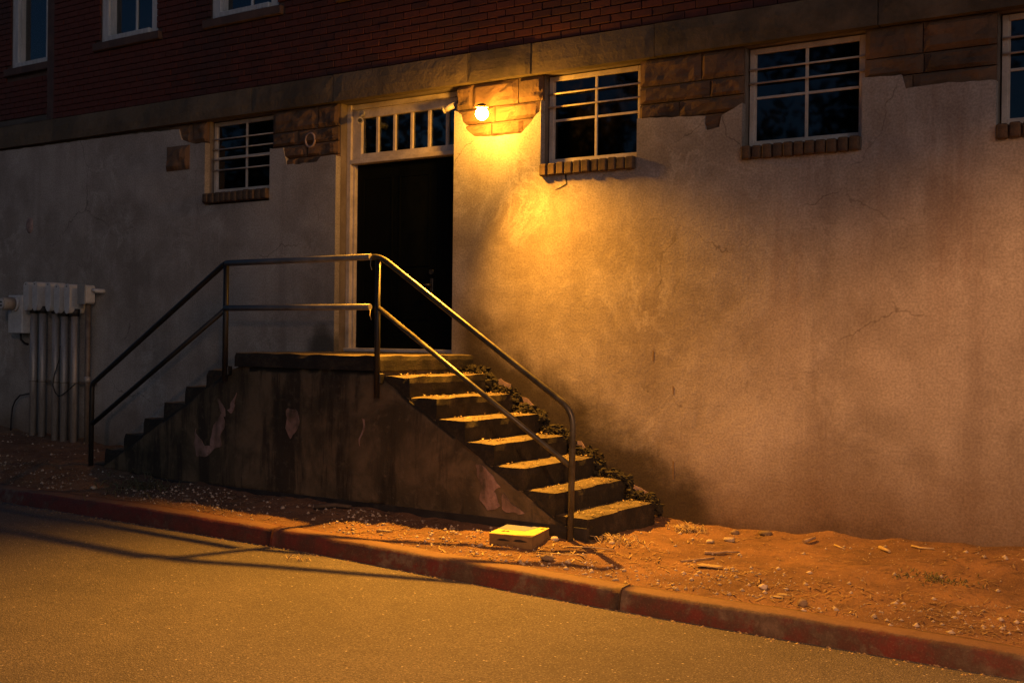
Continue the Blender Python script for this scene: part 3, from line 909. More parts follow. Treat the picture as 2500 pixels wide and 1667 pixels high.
# small marks on the wall
m = MB()
ring = [(-0.385 + 0.068 * math.cos(t), 0.012, 3.68 + 0.075 * math.sin(t)) for t in [2 * math.pi * k / 20 for k in range(21)]]
m.tube(ring, 0.013, 8, caps=False); part("pipe_collar", m, "pale", B)
m = MB(); m.sphere((-5.43, 0.005, 2.985), 0.085, 18, 8, (1.0, 0.22, 1.25), 0.15); part("wall_plug", m, "pale", B)
def blob(pts, y, name, m_, parent, th=0.004, seed=0, lab=None, step=0.03, amp=0.02):
    pts = pts + [pts[0]]
    e = ragged(pts, step, amp, seed)[:-1]
    area = sum(a[0] * b[1] - b[0] * a[1] for a, b in zip(e, e[1:] + e[:1]))
    if area < 0: e.reverse()
    mb_ = MB(); mb_.prism(e, y - th, y + 0.01)
    return part(name, mb_, m_, parent, label=lab)
blob([(2.84, 3.085), (2.855, 3.0), (2.80, 2.975), (2.73, 2.945), (2.80, 2.962), (2.868, 2.99), (2.855, 3.085)], 0.0, "crack", "ink", B, 0.002, 3, None, 0.03, 0.012)
for i, (x, za, zb) in enumerate(((3.77, 1.475, 1.375), (3.965, 1.17, 1.09), (3.975, 0.52, 0.35))):
    blob([(x - 0.007, za), (x + 0.006, za - 0.01), (x + 0.004, zb), (x - 0.004, zb + 0.01)], 0.0, "scratch", "kraft", B, 0.002, i, None, 0.05, 0.006)
for i, p in enumerate(([(2.07, 1.17), (2.15, 1.185), (2.26, 1.12), (2.27, 1.06), (2.16, 1.05), (2.08, 1.09)],
                       [(2.33, 0.98), (2.40, 1.015), (2.47, 1.0), (2.54, 0.93), (2.50, 0.87), (2.34, 0.90)],
                       [(3.0, 0.63), (3.05, 0.625), (3.10, 0.58), (3.08, 0.54), (3.01, 0.56)],
                       [(3.59, 0.28), (3.66, 0.27), (3.74, 0.22), (3.73, 0.17), (3.59, 0.18)])):
    blob(p, 0.0, "bare_plaster_patch", "pale", B, 0.004, i * 2.2)

# ------------------------------------------------------------------ staircase
S = thing("staircase", "mossy concrete double staircase rising from both sides to the door", "staircase", (0.9, -0.7, 0.0))
YF, YC, YW = -1.352, -1.365, -0.20
def rough_box(x0, x1, y0, y1, z0, z1, amp=0.008, seed=0, n=(5, 14, 3), worn=0.02):
    """a cast block with worn, uneven edges"""
    m = MB(); idx = {}; vs = []
    nx, ny, nz = n
    def vid(i, j, k):
        key = (i, j, k)
        if key not in idx:
            x = x0 + (x1 - x0) * i / nx; y = y0 + (y1 - y0) * j / ny; z = z0 + (z1 - z0) * k / nz
            p = Vector((x, y, z))
            ext = (i in (0, nx)) + (j in (0, ny)) + (k in (0, nz))
            d = Vector((noise.noise(p * 7 + Vector((seed, 0, 0))), noise.noise(p * 7 + Vector((0, seed, 9))), noise.noise(p * 7 + Vector((5, 0, seed))))) * amp
            if ext >= 2 and k == nz:
                w = worn * max(0.1, 0.5 + 1.1 * noise.noise(p * 5 + Vector((seed, 3, 1))))
                c = Vector(((x0 + x1) / 2, (y0 + y1) / 2, z))
                if i in (0, nx): d.x += w * (1 if i == 0 else -1)
                if j in (0, ny): d.y += w * (1 if j == 0 else -1)
                d.z -= w * 0.7
            idx[key] = len(vs); vs.append(p + d)
        return idx[key]
    fs = []
    for i in range(nx):
        for j in range(ny):
            fs.append((vid(i, j, nz), vid(i + 1, j, nz), vid(i + 1, j + 1, nz), vid(i, j + 1, nz)))
    for k in range(nz):
        for j in range(ny):
            fs.append((vid(nx, j, k), vid(nx, j + 1, k), vid(nx, j + 1, k + 1), vid(nx, j, k + 1)))
            fs.append((vid(0, j, k), vid(0, j, k + 1), vid(0, j + 1, k + 1), vid(0, j + 1, k)))
        for i in range(nx):
            fs.append((vid(i, 0, k), vid(i + 1, 0, k), vid(i + 1, 0, k + 1), vid(i, 0, k + 1)))
            fs.append((vid(i, ny, k), vid(i, ny, k + 1), vid(i + 1, ny, k + 1), vid(i + 1, ny, k)))
    m.add(vs, fs)
    return m
# landing slab and core
part("landing", rough_box(0.0, 1.825, YC - 0.03, 0.06, 1.265, 1.40, 0.006, 2.0, (30, 20, 3), 0.018), "tread", S)
m = MB(); m.box(0.05, 1.80, YF + 0.003, 0.02, -0.3, 1.264); part("landing_core", m, "mossy", S)
for i in range(1, 8):
    xk = 2.122 + 0.296 * (i - 1); z = 1.40 - 0.175 * i
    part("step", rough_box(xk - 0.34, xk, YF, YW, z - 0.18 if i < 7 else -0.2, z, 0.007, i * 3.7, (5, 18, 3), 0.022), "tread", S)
    m = MB(); m.box(xk - 0.292, xk - 0.014, YF + 0.004, YW - 0.006, -0.3, z - 0.172); part("step_core", m, "mossy", S)
for i in range(1, 8):
    xk = -0.13 - 0.312 * i; z = 1.40 - 0.175 * i
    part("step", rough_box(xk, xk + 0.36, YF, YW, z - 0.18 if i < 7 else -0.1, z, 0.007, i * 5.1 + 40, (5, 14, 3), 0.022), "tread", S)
    m = MB(); m.box(xk + 0.014, xk + 0.308, YF + 0.004, YW - 0.006, -0.3, z - 0.172); part("step_core", m, "mossy", S)
m = MB(); m.box(-0.17, 0.05, YF + 0.004, -0.02, -0.3, 1.22); part("step_core", m, "mossy", S)
# front cheek wall with sloping shoulders, pitted face
def cheek():
    m = MB()
    top = [(4.10, -0.06), (3.86, 0.04)] + [(2.122 + 0.296 * (i - 1) - 0.296, 1.40 - 0.175 * i - 0.03) for i in range(7, 0, -1)] + [(1.78, 1.262), (0.02, 1.262)] + [(-0.13 - 0.312 * (i - 1) - 0.02, 1.40 - 0.175 * i - 0.03) for i in range(1, 8)] + [(-2.40, 0.02), (-2.5, -0.1)]
    xs_ = []
    for a, b in zip(top, top[1:]):
        k = max(1, int(math.hypot(b[0] - a[0], b[1] - a[1]) / 0.06))
        for t in range(k): xs_.append((a[0] + (b[0] - a[0]) * t / k, a[1] + (b[1] - a[1]) * t / k))
    xs_.append(top[-1])
    nz = 16; n = len(xs_); vs = []; fs = []
    for j in range(nz + 1):
        for (x, z) in xs_:
            zb = lerp_tab([(-2.5, 0.14), (-2.0, 0.17), (-0.95, 0.085), (0.35, 0.07), (1.44, 0.065), (1.8, 0.10), (2.1, 0.035), (3.0, 0.02), (4.1, -0.1)], x) - 0.02
            zb = min(zb, z - 0.02)
            zz = zb + (z + 0.008 * noise.noise(Vector((x * 9, z * 9, 1))) - zb) * j / nz
            y = YC + 0.010 * noise.noise(Vector((x * 2.2, zz * 2.2, 6))) + 0.005 * noise.noise(Vector((x * 8, zz * 8, 2)))
            if j == nz: y += 0.008
            if j == 0: y += 0.01
            vs.append((x, y, zz))
    for j in range(nz):
        for i in range(n - 1):
            a = j * n + i
            fs.append((a + 1, a, a + n, a + n + 1))
    m.add(vs, fs, True)
    o = len(m.v)
    for (x, z) in xs_: m.v.append((x, YF - 0.002, z))
    for i in range(n - 1):
        m.f.append((nz * n + i + 1, nz * n + i, o + i, o + i + 1)); m.smooth.append(False)
    o2 = len(m.v)
    for i in range(n): m.v.append((vs[i][0], YF - 0.002, vs[i][2] + 0.01))
    for i in range(n - 1):
        m.f.append((i, i + 1, o2 + i + 1, o2 + i)); m.smooth.append(False)
    return m
part("cheek_wall", cheek(), "mossy", S)
# black strip standing in for the shadow under the eroded front wall
m = MB(); m.box(-2.2, 3.9, YF - 0.02, YF + 0.02, -0.4, 0.1); part("undercut_shade", m, "black", S)
P = [([(-0.56, 0.64), (-0.52, 0.56), (-0.44, 0.50), (-0.34, 0.50), (-0.34, 0.62), (-0.28, 0.74), (-0.16, 0.80), (-0.19, 0.63), (-0.20, 0.50), (-0.33, 0.41), (-0.44, 0.35), (-0.54, 0.36), (-0.58, 0.47)], 1),
     ([(-0.27, 0.95), (-0.22, 0.94), (-0.15, 0.86), (-0.18, 0.80), (-0.25, 0.88)], 2),
     ([(0.01, 1.01), (0.0, 0.90), (-0.06, 0.82), (-0.10, 0.84), (-0.06, 0.94)], 3),
     ([(0.69, 0.89), (0.79, 0.88), (0.85, 0.79), (0.80, 0.67), (0.74, 0.61), (0.67, 0.69), (0.665, 0.80)], 4),
     ([(2.84, 0.52), (2.93, 0.50), (3.02, 0.44), (3.08, 0.36), (3.0, 0.30), (3.10, 0.22), (2.97, 0.15), (2.90, 0.21), (2.85, 0.37)], 5),
     ([(3.13, 0.30), (3.25, 0.22), (3.32, 0.16), (3.24, 0.14), (3.12, 0.20)], 6),
     ([(1.60, 0.84), (1.625, 0.83), (1.615, 0.66), (1.60, 0.60)], 7)]
for p, sd in P:
    blob(p, YC - 0.003, "bare_plaster_patch", "flaked", S, 0.004, sd * 1.9, None, 0.016, 0.05)
# moss along the wall end of the steps
random.seed(17)
m = MB()
for i in range(900):
    t = random.random(); x = 1.83 + 2.06 * t
    z = 1.38 - 0.591 * (x - 1.83)
    stp = int((x - 1.826) / 0.296); zt = 1.225 - 0.175 * stp
    yy = random.uniform(YW - 0.03, -0.02)
    r = random.uniform(0.008, 0.026)
    m.sphere((x, yy, min(zt + 0.03, z - 0.02) + random.uniform(-0.05, 0.035)), r, 4, 3, (1.3, 0.9, 0.8), 1.6, i, flat=True)
for i in range(260):
    x = random.uniform(1.83, 3.90); stp = int((x - 1.826) / 0.296); zt = 1.225 - 0.175 * stp
    m.sphere((x, random.uniform(YW - 0.02, -0.02), zt - random.uniform(0.03, 0.14)), random.uniform(0.025, 0.05), 5, 3, (1.2, 1, 0.9), 1.2, i + 300, flat=True)
part("moss", m, "moss", S, kind="stuff")
# leaves and grit caught on the treads
m = MB()
for i in range(420):
    k = random.randint(1, 7); xk = 2.122 + 0.296 * (k - 1); z = 1.40 - 0.175 * k
    y = random.choice((random.uniform(-1.2, -0.24), random.uniform(-0.55, -0.22), random.uniform(-1.24, -1.05)))
    x = xk - 0.27 + 0.25 * random.random(); s_ = random.uniform(0.006, 0.022); an = random.uniform(0, 6.28)
    c, s = math.cos(an) * s_, math.sin(an) * s_
    tz = random.uniform(0.0, 0.012)
    m.add([(x - c, y - s, z + 0.004), (x + s * .5, y - c * .5, z + 0.006 + tz), (x + c, y + s, z + 0.006), (x - s * .5, y + c * .5, z + 0.005 + tz)], [(0, 1, 2, 3)])
part("leaf_litter", m, "litter", S, kind="stuff")

# ------------------------------------------------------------------ handrail
H = thing("handrail", "dark pipe handrail with two rails along the outer edge of the stairs", "railing", (0.85, -1.42, 0.0))
YR = -1.417
def bend(p0, p1, p2, r, n=7):
    """rounded corner at p1"""
    p0, p1, p2 = Vector(p0), Vector(p1), Vector(p2)
    a = p1 + (p0 - p1).normalized() * r; b = p1 + (p2 - p1).normalized() * r
    return [(a * (1 - t) + p1 * t) * (1 - t) + (p1 * (1 - t) + b * t) * t for t in [k / n for k in range(n + 1)]]
A = Vector((-0.10, YR, 2.255)); Bv = Vector((1.80, YR, 2.262)); Lp = Vector((-2.140, YR, 1.026)); Rp = Vector((3.793, YR, 1.010))
m = MB(); m.tube([A + Vector((0.03, -0.028, -0.004)), Bv + Vector((-0.055, -0.028, -0.002))], 0.0285, 14); part("top_rail", m, "rail", H)
m = MB(); m.tube([(-0.085, YR - 0.028, 1.821), (1.745, YR - 0.028, 1.824)], 0.0275, 14); part("lower_rail", m, "rail", H)
m = MB(); m.tube([Bv + Vector((-0.055, 0, -0.004))] + bend(Bv + Vector((-0.06, 0, 0)), Bv + Vector((0.03, 0, 0.002)), Rp, 0.10) + bend(Bv, Rp, Rp - Vector((0.005, 0, 1)), 0.13, 9) + [Vector((3.778, YR, -0.15))], 0.0255, 14)
part("sloping_rail", m, "rail_dark", H, label="right sloping rail bent down into the foot post")
m = MB(); m.tube([(1.80, YR, 1.826), (3.765, YR, 0.585)], 0.0225, 12); part("lower_rail", m, "rail_dark", H)
m = MB(); m.tube([Vector((1.803, YR, 2.23)), Vector((1.812, YR - 0.005, 1.03))], 0.0245, 12); part("post", m, "post", H)
m = MB(); m.tube([A + Vector((0, 0, 0.0)), (-0.103, YR - 0.003, 1.12)], 0.0275, 12); part("post", m, "post", H)
m = MB(); m.tube([A + Vector((0.02, 0, -0.004))] + bend(A + Vector((0.05, 0, 0)), A + Vector((-0.01, 0, 0.004)), Lp, 0.06) + bend(A, Lp, Lp - Vector((0.005, 0, 1)), 0.05, 6) + [Vector((-2.152, YR, 0.02))], 0.0265, 14)
part("sloping_rail", m, "post", H, label="left sloping rail bent down into the foot post")
m = MB(); m.tube([(-0.10, YR, 1.815), (-2.125, YR, 0.605)], 0.0245, 12); part("lower_rail", m, "post", H)
for x, z in ((1.806, 1.20), (-0.102, 1.22)):
    m = MB(); m.box(x - 0.035, x + 0.035, YR + 0.0, YC + 0.01, z - 0.045, z + 0.045, 0.006); part("bracket", m, "post", H)
# wisps of cut tie hanging from the rail ends
for z in (2.235, 1.80):
    m = MB(); m.tube([(1.752, YR - 0.034, z), (1.758, YR - 0.046, z - 0.05), (1.774, YR - 0.044, z - 0.09)], 0.003, 5); part("cable_tie", m, "straw", H)

# ------------------------------------------------------------------ wall lamp
L = thing("wall_lamp", "small lit globe lamp with amber light on the stone beside the door", "lamp", (LAMP.x, 0, LAMP.z))
m = MB(); m.tube([(LAMP.x - 0.165, 0.03, LAMP.z + 0.08), (LAMP.x - 0.165, -0.025, LAMP.z + 0.08)], 0.040, 18); part("back_plate", m, "fixture", L)
m = MB(); m.tube([(LAMP.x - 0.165, -0.02, LAMP.z + 0.08), (LAMP.x - 0.11, -0.10, LAMP.z + 0.09), LAMP + Vector((-0.04, 0.07, 0.09)), LAMP + Vector((0, 0.01, 0.09)), LAMP + Vector((0, 0, 0.075))], 0.010, 10); part("arm", m, "fixture", L)
m = MB(); m.tube([LAMP + Vector((0, 0, 0.095)), LAMP + Vector((0, 0, 0.07)), LAMP + Vector((0, 0, 0.052))], [0.020, 0.030, 0.032], 16); part("socket", m, "fixture", L)
m = MB(); m.sphere(LAMP, 0.060, 20, 12); part("bulb", m, "bulb", L)
m = MB(); m.tube([LAMP + Vector((0, 0, 0.085)), LAMP + Vector((0, 0, 0.06))], [0.040, 0.062], 20, caps=False); part("added_hood", m, "fixture", L)  # ring added above the bulb to cut its upward light
fd = bpy.data.lights.new("lamp_light", 'SPOT')      # the reflector bulb throws most of its light out and down, away from the door
fd.energy = FLOOD_WATTS; fd.color = (1.0, 0.38, 0.03); fd.spot_size = R(118); fd.spot_blend = 1.0; fd.shadow_soft_size = 0.045
fo = bpy.data.objects.new("lamp_light", fd); col.objects.link(fo)
fo.parent = L; fo.location = LAMP + Vector((0.0, -0.068, -0.012)) - Vector((LAMP.x, 0, LAMP.z))
fo.rotation_euler = Vector((0.40, -0.47, -0.79)).to_track_quat('-Z', 'Y').to_euler()

# ------------------------------------------------------------------ security cameras over the door
def cctv(lab, p, aim, wall):
    p = Vector(p); aim = Vector(aim).normalized(); wall = Vector(wall)
    o = thing("security_camera", lab, "security camera", wall, "security cameras over the door")
    m = MB(); m.tube([p - aim * 0.05, p + aim * 0.055], 0.030, 16); part("camera_body", m, "white", o)
    side = aim.cross(Vector((0, 0, 1))).normalized(); u = side.cross(aim)
    m = MB(); m.tube([p + aim * 0.052, p + aim * 0.070], [0.034, 0.034], 16); part("sun_shield", m, "white", o)
    m = MB(); m.tube([p + aim * 0.071, p + aim * 0.074], 0.022, 14); part("lens", m, "black", o)
    m = MB(); m.tube([wall, (wall + p) / 2 + Vector((0, 0, 0.015)), p - aim * 0.02 + u * 0.03], 0.010, 8); m.tube([wall + Vector((0, 0.004, 0)), wall + Vector((0, -0.02, 0))], 0.035, 14)
    part("bracket", m, "white", o)
cctv("security camera at the upper left corner of the door frame", (0.275, 0.075, 3.845), (0.55, -0.75, -0.25), (0.225, 0.162, 3.93))
cctv("security camera at the upper right corner of the door frame", (1.47, 0.035, 3.845), (-0.78, -0.40, -0.42), (1.535, 0.16, 3.93))

# ------------------------------------------------------------------ conduits and meter on the left wall
heads = [(-5.12, 2.215, 1.845, "leftmost tall grey conduit with rounded head beside the electricity meter"),
         (-4.93, 2.215, 1.845, "second tall grey conduit from the meter"),
         (-4.65, 2.205, 1.835, "middle tall grey conduit of the five, after the wide gap"),
         (-4.47, 2.175, 1.805, "fourth tall grey conduit, with a cable hanging across it"),
         (-4.26, 2.175, 1.805, "fifth tall grey conduit, next to the thin rusty pipe")]
for x, zt, zb, lab in heads:
    o = thing("conduit", lab, "conduit", (x, -0.13, verge_z(x, -0.13, False)), "grey conduits up the left wall")
    m = MB(); m.tube([(x, -0.13, verge_z(x, -0.13, False) - 0.1), (x, -0.13, zb + 0.03)], 0.046, 18); part("pipe", m, "conduit", o)
    m = MB()      # pull elbow: rounded body from wall to front
    hw = 0.052; prof = []
    for k in range(7):
        t = math.pi * k / 6; prof.append((x + hw * math.cos(t), zt - 0.05 + 0.05 * math.sin(t)))
    for k in range(7):
        t = math.pi + math.pi * k / 6; prof.append((x + hw * math.cos(t), zb + 0.09 + 0.09 * math.sin(t)))
    m.prism(prof, -0.235, -0.02)
    part("conduit_body", m, "pvc", o)
    m = MB(); c2 = [(x + (px - x) * 1.06, (zt + zb) / 2 + (pz - (zt + zb) / 2) * 1.015) for px, pz in prof]; m.prism(c2, -0.250, -0.236)
    part("cover", m, "pvc", o)
    m = MB(); m.tube([(x, -0.256, zt - 0.03), (x, -0.2505, zt - 0.03)], 0.008, 8); part("screw", m, "black", o)
    m = MB(); m.tube([(x, -0.13, zb + 0.06), (x, -0.13, zb - 0.03)], [0.062, 0.056], 18); part("coupling", m, "black", o)
o = thing("conduit", "thin rusty pipe with small metal box, rightmost of the pipes", "pipe", (-4.04, -0.10, 0.16))
m = MB(); m.tube([(-4.04, -0.10, 0.05), (-4.04, -0.10, 1.95)], 0.034, 14); part("pipe", m, "oldpipe", o)
m = MB(); m.box(-4.085, -3.95, -0.20, -0.05, 1.93, 2.16, 0.02); part("junction_box", m, "pvc", o)
m = MB(); m.box(-4.105, -3.945, -0.215, -0.201, 1.92, 2.17, 0.006); part("cover", m, "white", o)
m = MB(); m.tube([(-3.96, -0.10, 2.10), (-3.88, -0.10, 2.09), (-3.86, -0.04, 2.09), (-3.86, 0.02, 2.09)], 0.028, 12); part("elbow", m, "pvc", o)
m = MB(); m.tube([(-4.04, -0.10, 0.94), (-4.04, -0.10, 1.02)], 0.041, 14); part("coupling", m, "conduit", o)
st = MB(); st.box(-5.25, -3.90, -0.083, -0.066, 0.915, 0.95); st = part("strut", st, "oldpipe")
tag(st, "horizontal steel strut bracing the row of conduits", "bracket")
for x in (-5.12, -4.93, -4.65, -4.47, -4.26):
    m = MB(); rg = [(x + 0.050 * math.cos(t), -0.13 + 0.050 * math.sin(t), 0.932) for t in [2 * math.pi * k / 14 for k in range(15)]]; m.tube(rg, 0.007, 6, caps=False); part("pipe_clamp", m, "oldpipe", st)
o = thing("electricity_meter", "grey electricity meter box with round glass meter left of the conduits", "electricity meter", (-5.43, 0, 1.55))
m = MB(); m.box(-5.59, -5.275, -0.20, 0.0, 1.55, 2.05, 0.010); part("meter_box", m, "pvc", o)
m = MB(); m.tube([(-5.43, -0.20, 1.935), (-5.43, -0.235, 1.935)], 0.098, 24); part("meter_ring", m, "pvc", o)
m = MB(); m.tube([(-5.43, -0.234, 1.935), (-5.43, -0.37, 1.935), (-5.43, -0.40, 1.935)], [0.084, 0.084, 0.078], 24); part("meter_drum", m, "white", o)
m = MB(); m.tube([(-5.43, -0.40, 1.935), (-5.43, -0.405, 1.935)], 0.066, 20); part("meter_face", m, "pvc", o)
for dz in (-0.025, 0.02):
    m = MB(); m.box(-5.46, -5.40, -0.409, -0.4055, 1.935 + dz - 0.009, 1.935 + dz + 0.009); part("dial_window", m, "black", o)
m = MB(); m.tube([(-5.45, -0.10, 1.548), (-5.45, -0.10, 1.47), (-5.44, -0.05, 1.42), (-5.44, 0.02, 1.40)], 0.014, 8); part("cable_stub", m, "black", o)
c = MB(); c.tube([(-5.66, -0.10, 0.20), (-5.65, -0.10, 0.40), (-5.62, -0.10, 0.57), (-5.56, -0.10, 0.66), (-5.46, -0.10, 0.73), (-5.23, -0.06, 0.77)], 0.010, 8)
tag(part("cable", c, "black"), "black cable looping out of the earth left of the conduits", "cable")
c = MB(); c.tube([(-4.47, -0.19, 1.40), (-4.50, -0.19, 1.20), (-4.59, -0.19, 1.02), (-4.62, -0.19, 0.90), (-4.56, -0.19, 0.80), (-4.49, -0.19, 0.76), (-4.42, -0.19, 0.78), (-4.30, -0.19, 0.84), (-4.18, -0.17, 0.93)], 0.007, 8)
tag(part("cable", c, "black"), "thin dark cable drooping across the front of the conduits", "cable")

# ------------------------------------------------------------------ carton on the verge
zc = 0.0
C0 = thing("cardboard_box", "flat yellow cardboard box with blue-grey corner lying by the kerb", "box", (3.43, -1.60, zc - 0.012))
C0.rotation_euler = (R(4.0), R(-0.5), R(6.0))
def lbox(name, x0, x1, y0, y1, z0, z1, mt, bev=0):
    m = MB(); m.box(x0, x1, y0, y1, z0, z1, bev); o = link(name, m.mesh(name, MAT[mt]), C0); return o
def lpoly(name, pts, z, mt, th=0.0015):
    m = MB(); n = len(pts)
    m.add([(x, y, z) for x, y in pts] + [(x, y, z + th) for x, y in pts], [tuple(reversed(range(n))), tuple(range(n, 2 * n))] + [(i, (i + 1) % n, n + (i + 1) % n, n + i) for i in range(n)])
    return link(name, m.mesh(name, MAT[mt]), C0)
lbox("carton_side", -0.185, 0.185, -0.15, -0.144, -0.03, 0.078, 'kraft')
for xa, xb, za, zb in ((-0.12, 0.0, 0.028, 0.046), (0.02, 0.145, 0.030, 0.050)):
    pts = [(xa, (za + zb) / 2 - .004), (xa + 0.03, za), (xb - 0.02, za + .002), (xb, (za + zb) / 2 - .002), (xb - 0.03, zb - .006), ((xa + xb) / 2, zb), (xa + 0.025, zb - 0.002)]
    m = MB(); m.prism(pts, -0.1515, -0.1503); link("torn_slot", m.mesh("torn_slot", MAT['ink']), C0)
lbox("carton_side", -0.185, 0.185, 0.144, 0.15, -0.03, 0.078, 'kraft')
lbox("carton_side", -0.185, -0.179, -0.144, 0.144, -0.03, 0.078, 'kraft')
lbox("carton_side", 0.179, 0.185, -0.144, 0.144, -0.03, 0.078, 'kraft')
lbox("carton_lid", -0.187, 0.187, -0.153, 0.153, 0.078, 0.083, 'yellow')
lpoly("printed_panel", [(-0.185, -0.005), (0.055, -0.005), (0.105, 0.15), (-0.185, 0.15)], 0.0832, 'bluegrey')
for xo in (-0.105, -0.070):
    lpoly("printed_mark", [(xo + 0.015 * math.cos(t), -0.075 + 0.034 * math.sin(t)) for t in [math.pi * k / 8 for k in range(9)]], 0.0832, 'ink', 0.001)
lpoly("printed_mark", [(0.150 + 0.014 * math.cos(t), 0.105 + 0.022 * math.sin(t)) for t in [2 * math.pi * k / 12 for k in range(12)]], 0.0832, 'kraft', 0.001)

# ------------------------------------------------------------------ loose things on the verge
def gz(x, y): return verge_z(x, y)
def pebble(x, y, r, lab, mt='pebble', sq=(1.2, 0.9, 0.6), seed=0, name="pebble", cat="stone"):
    m = MB(); m.sphere((x, y, gz(x, y) + r * sq[2] * 0.6), r, 12, 8, sq, 0.45, seed)
    o = part(name, m, mt); tag(o, lab, cat, "stones lying on the verge"); return o
pebble(3.92, -1.98, 0.042, "brown rock behind the kerb in front of the steps", 'rock', (1.3, 1, 0.6), 1, "rock", "rock")
pebble(3.66, -1.45, 0.030, "round pebble at the right corner of the yellow box", 'pebble', (1.1, 1, 0.7), 2)
pebble(4.09, -1.31, 0.020, "small pale pebble right beside the foot of the right post", 'pebble', (1.3, 1, .6), 3)
pebble(4.71, -0.50, 0.036, "largest pale oval pebble near the wall right of the steps", 'pebble', (1.4, 1, .6), 4)
pebble(4.60, -0.62, 0.024, "greyish pebble left of the largest pale pebble", 'pebble', (1.4, 1, .6), 5)
pebble(4.60, -0.12, 0.030, "squarish brown stone at the foot of the stucco wall", 'rock', (1.2, 1, .8), 6, "rock", "rock")
pebble(5.50, -1.80, 0.026, "pebble alone in the middle of the right verge", 'pebble', (1.2, 1, .75), 7)
pebble(5.66, -1.86, 0.032, "flat white stone chip on the right verge", 'paper', (1.5, .9, .25), 8)
pebble(5.67, -1.98, 0.024, "smaller flat chip in front of the white one", 'paper', (1.5, .9, .25), 9)
pebble(5.86, -2.07, 0.030, "dark clod close behind the kerb at right", 'rock', (1, 1, .9), 10, "clod", "clod")
pebble(-1.34, -1.97, 0.030, "pale stone in the dark weeds at left", 'pebble', (1.4, 1, .6), 11)
pebble(0.0, -1.95, 0.032, "brownish stone on the dark verge under the left flight", 'rock', (1.4, 1, .6), 12, "rock", "rock")
pebble(1.02, -1.75, 0.022, "round pale pebble before the dark front wall", 'pebble', (1, 1, .8), 13)
pebble(1.30, -1.62, 0.030, "larger pale lump beside the rubble under the front wall", 'pebble', (1.3, 1, .7), 14)
pebble(4.86, -0.10, 0.040, "big earthy lump against the stucco wall", 'rock', (1.5, 1, .6), 15, "rock", "rock")
def stick(pts, r, lab, mt='stick', nm="stick"):
    m = MB(); P_ = [(x, y, gz(x, y) + r * 0.8 + dz) for x, y, dz in pts]
    m.tube(P_, [r * (1 - 0.35 * k / (len(P_) - 1)) for k in range(len(P_))], 7); tag(part(nm, m, mt), lab, "stick", "sticks lying on the verge")
stick([(4.74, -1.05, 0), (4.80, -0.98, 0.004), (4.86, -0.90, 0.004), (4.93, -0.82, 0)], 0.012, "thick short stick on the lit earth right of the steps")
stick([(4.72, -1.42, 0), (4.76, -1.34, .004), (4.81, -1.24, .004), (4.86, -1.14, 0)], 0.011, "thin stick lying before the thick one")
stick([(5.25, -0.30, 0), (5.30, -0.18, .01)], 0.016, "dark broken stick near the foot of the wall", 'stick')
stick([(5.82, -0.22, 0), (5.88, -0.30, .004), (5.93, -0.36, 0)], 0.016, "pale wood splinter near the wall at right", 'straw')
stick([(6.04, -0.16, 0), (6.12, -0.2, .004), (6.22, -0.22, 0)], 0.009, "long pale twig against the wall at far right", 'straw')
stick([(5.48, -0.25, 0), (5.58, -0.32, 0)], 0.009, "short pale twig left of the pale splinter", 'straw')
stick([(3.85, -1.62, .004), (4.05, -1.55, .01), (4.20, -1.46, .004)], 0.006, "long straw stalk in front of the right post", 'straw')
stick([(3.75, -1.86, .004), (3.95, -1.80, .008), (4.12, -1.75, .004)], 0.005, "straw stalk crossing the shadow of the rail", 'straw')
stick([(1.35, -1.70, .01), (1.50, -1.60, .02), (1.62, -1.52, .01)], 0.022, "dark stick in the rubble before the front wall", 'bark')
stick([(2.30, -1.98, .004), (2.42, -1.93, .004)], 0.010, "pale chip of wood near the kerb left of the box", 'straw')
m = MB(); px, py = 4.98, -1.50
pts = [(-.09, -.02), (-.05, -.06), (.01, -.035), (.07, -.03), (.10, .02), (.05, .045), (-.03, .03), (-.07, .045)]
z0_ = gz(px, py) + 0.012
m.add([(px + a, py + b, z0_ + 0.01 * noise.noise(Vector((a * 20, b * 20, 1)))) for a, b in pts] + [(px + a, py + b, z0_ + 0.006 + 0.01 * noise.noise(Vector((a * 20, b * 20, 1)))) for a, b in pts],
      [tuple(reversed(range(8))), tuple(range(8, 16))] + [(i, (i + 1) % 8, 8 + (i + 1) % 8, 8 + i) for i in range(8)])
tag(part("paper_scrap", m, "paper"), "flattened pale scrap on the lit earth right of the steps", "litter")
def weed_clump(cx, cy, n, h, spread, lab, mt='weed', ground=None, name="dry_weed"):
    m = MB(); rr = random.Random(int(cx * 100))
    for i in range(n):
        a = rr.uniform(0, 6.28); d = abs(rr.gauss(0, spread)); x = cx + math.cos(a) * d * 1.6; y = cy + math.sin(a) * d
        z = (ground(x, y) if ground else gz(x, y)); b = rr.uniform(0, 6.28); hh = h * rr.uniform(.4, 1.1); lean = rr.uniform(.3, 1.6) * hh
        w = rr.uniform(.003, .007)
        p = [Vector((x, y, z)), Vector((x + math.cos(b) * lean * .4, y + math.sin(b) * lean * .4, z + hh * .7)), Vector((x + math.cos(b) * lean, y + math.sin(b) * lean, z + hh * rr.uniform(.3, 1)))]
        m.tube(p, [w, w * .8, w * .2], 3, caps=False)
    o = part(name, m, mt); o["kind"] = "stuff"; o["label"] = lab; return o
weed_clump(-0.95, -1.72, 150, 0.09, 0.20, "withered dark weeds at the foot of the left flight")
weed_clump(4.05, -1.20, 110, 0.06, 0.10, "dry straw tuft at the foot of the first right step", 'straw')
weed_clump(4.25, -0.25, 90, 0.09, 0.06, "straw tuft in the corner between steps and wall", 'straw')
weed_clump(6.42, -1.0, 120, 0.03, 0.09, "flat green weed patch on the far right verge", 'weed')
kerb_z = lambda x, y: road_z(x) + 0.004
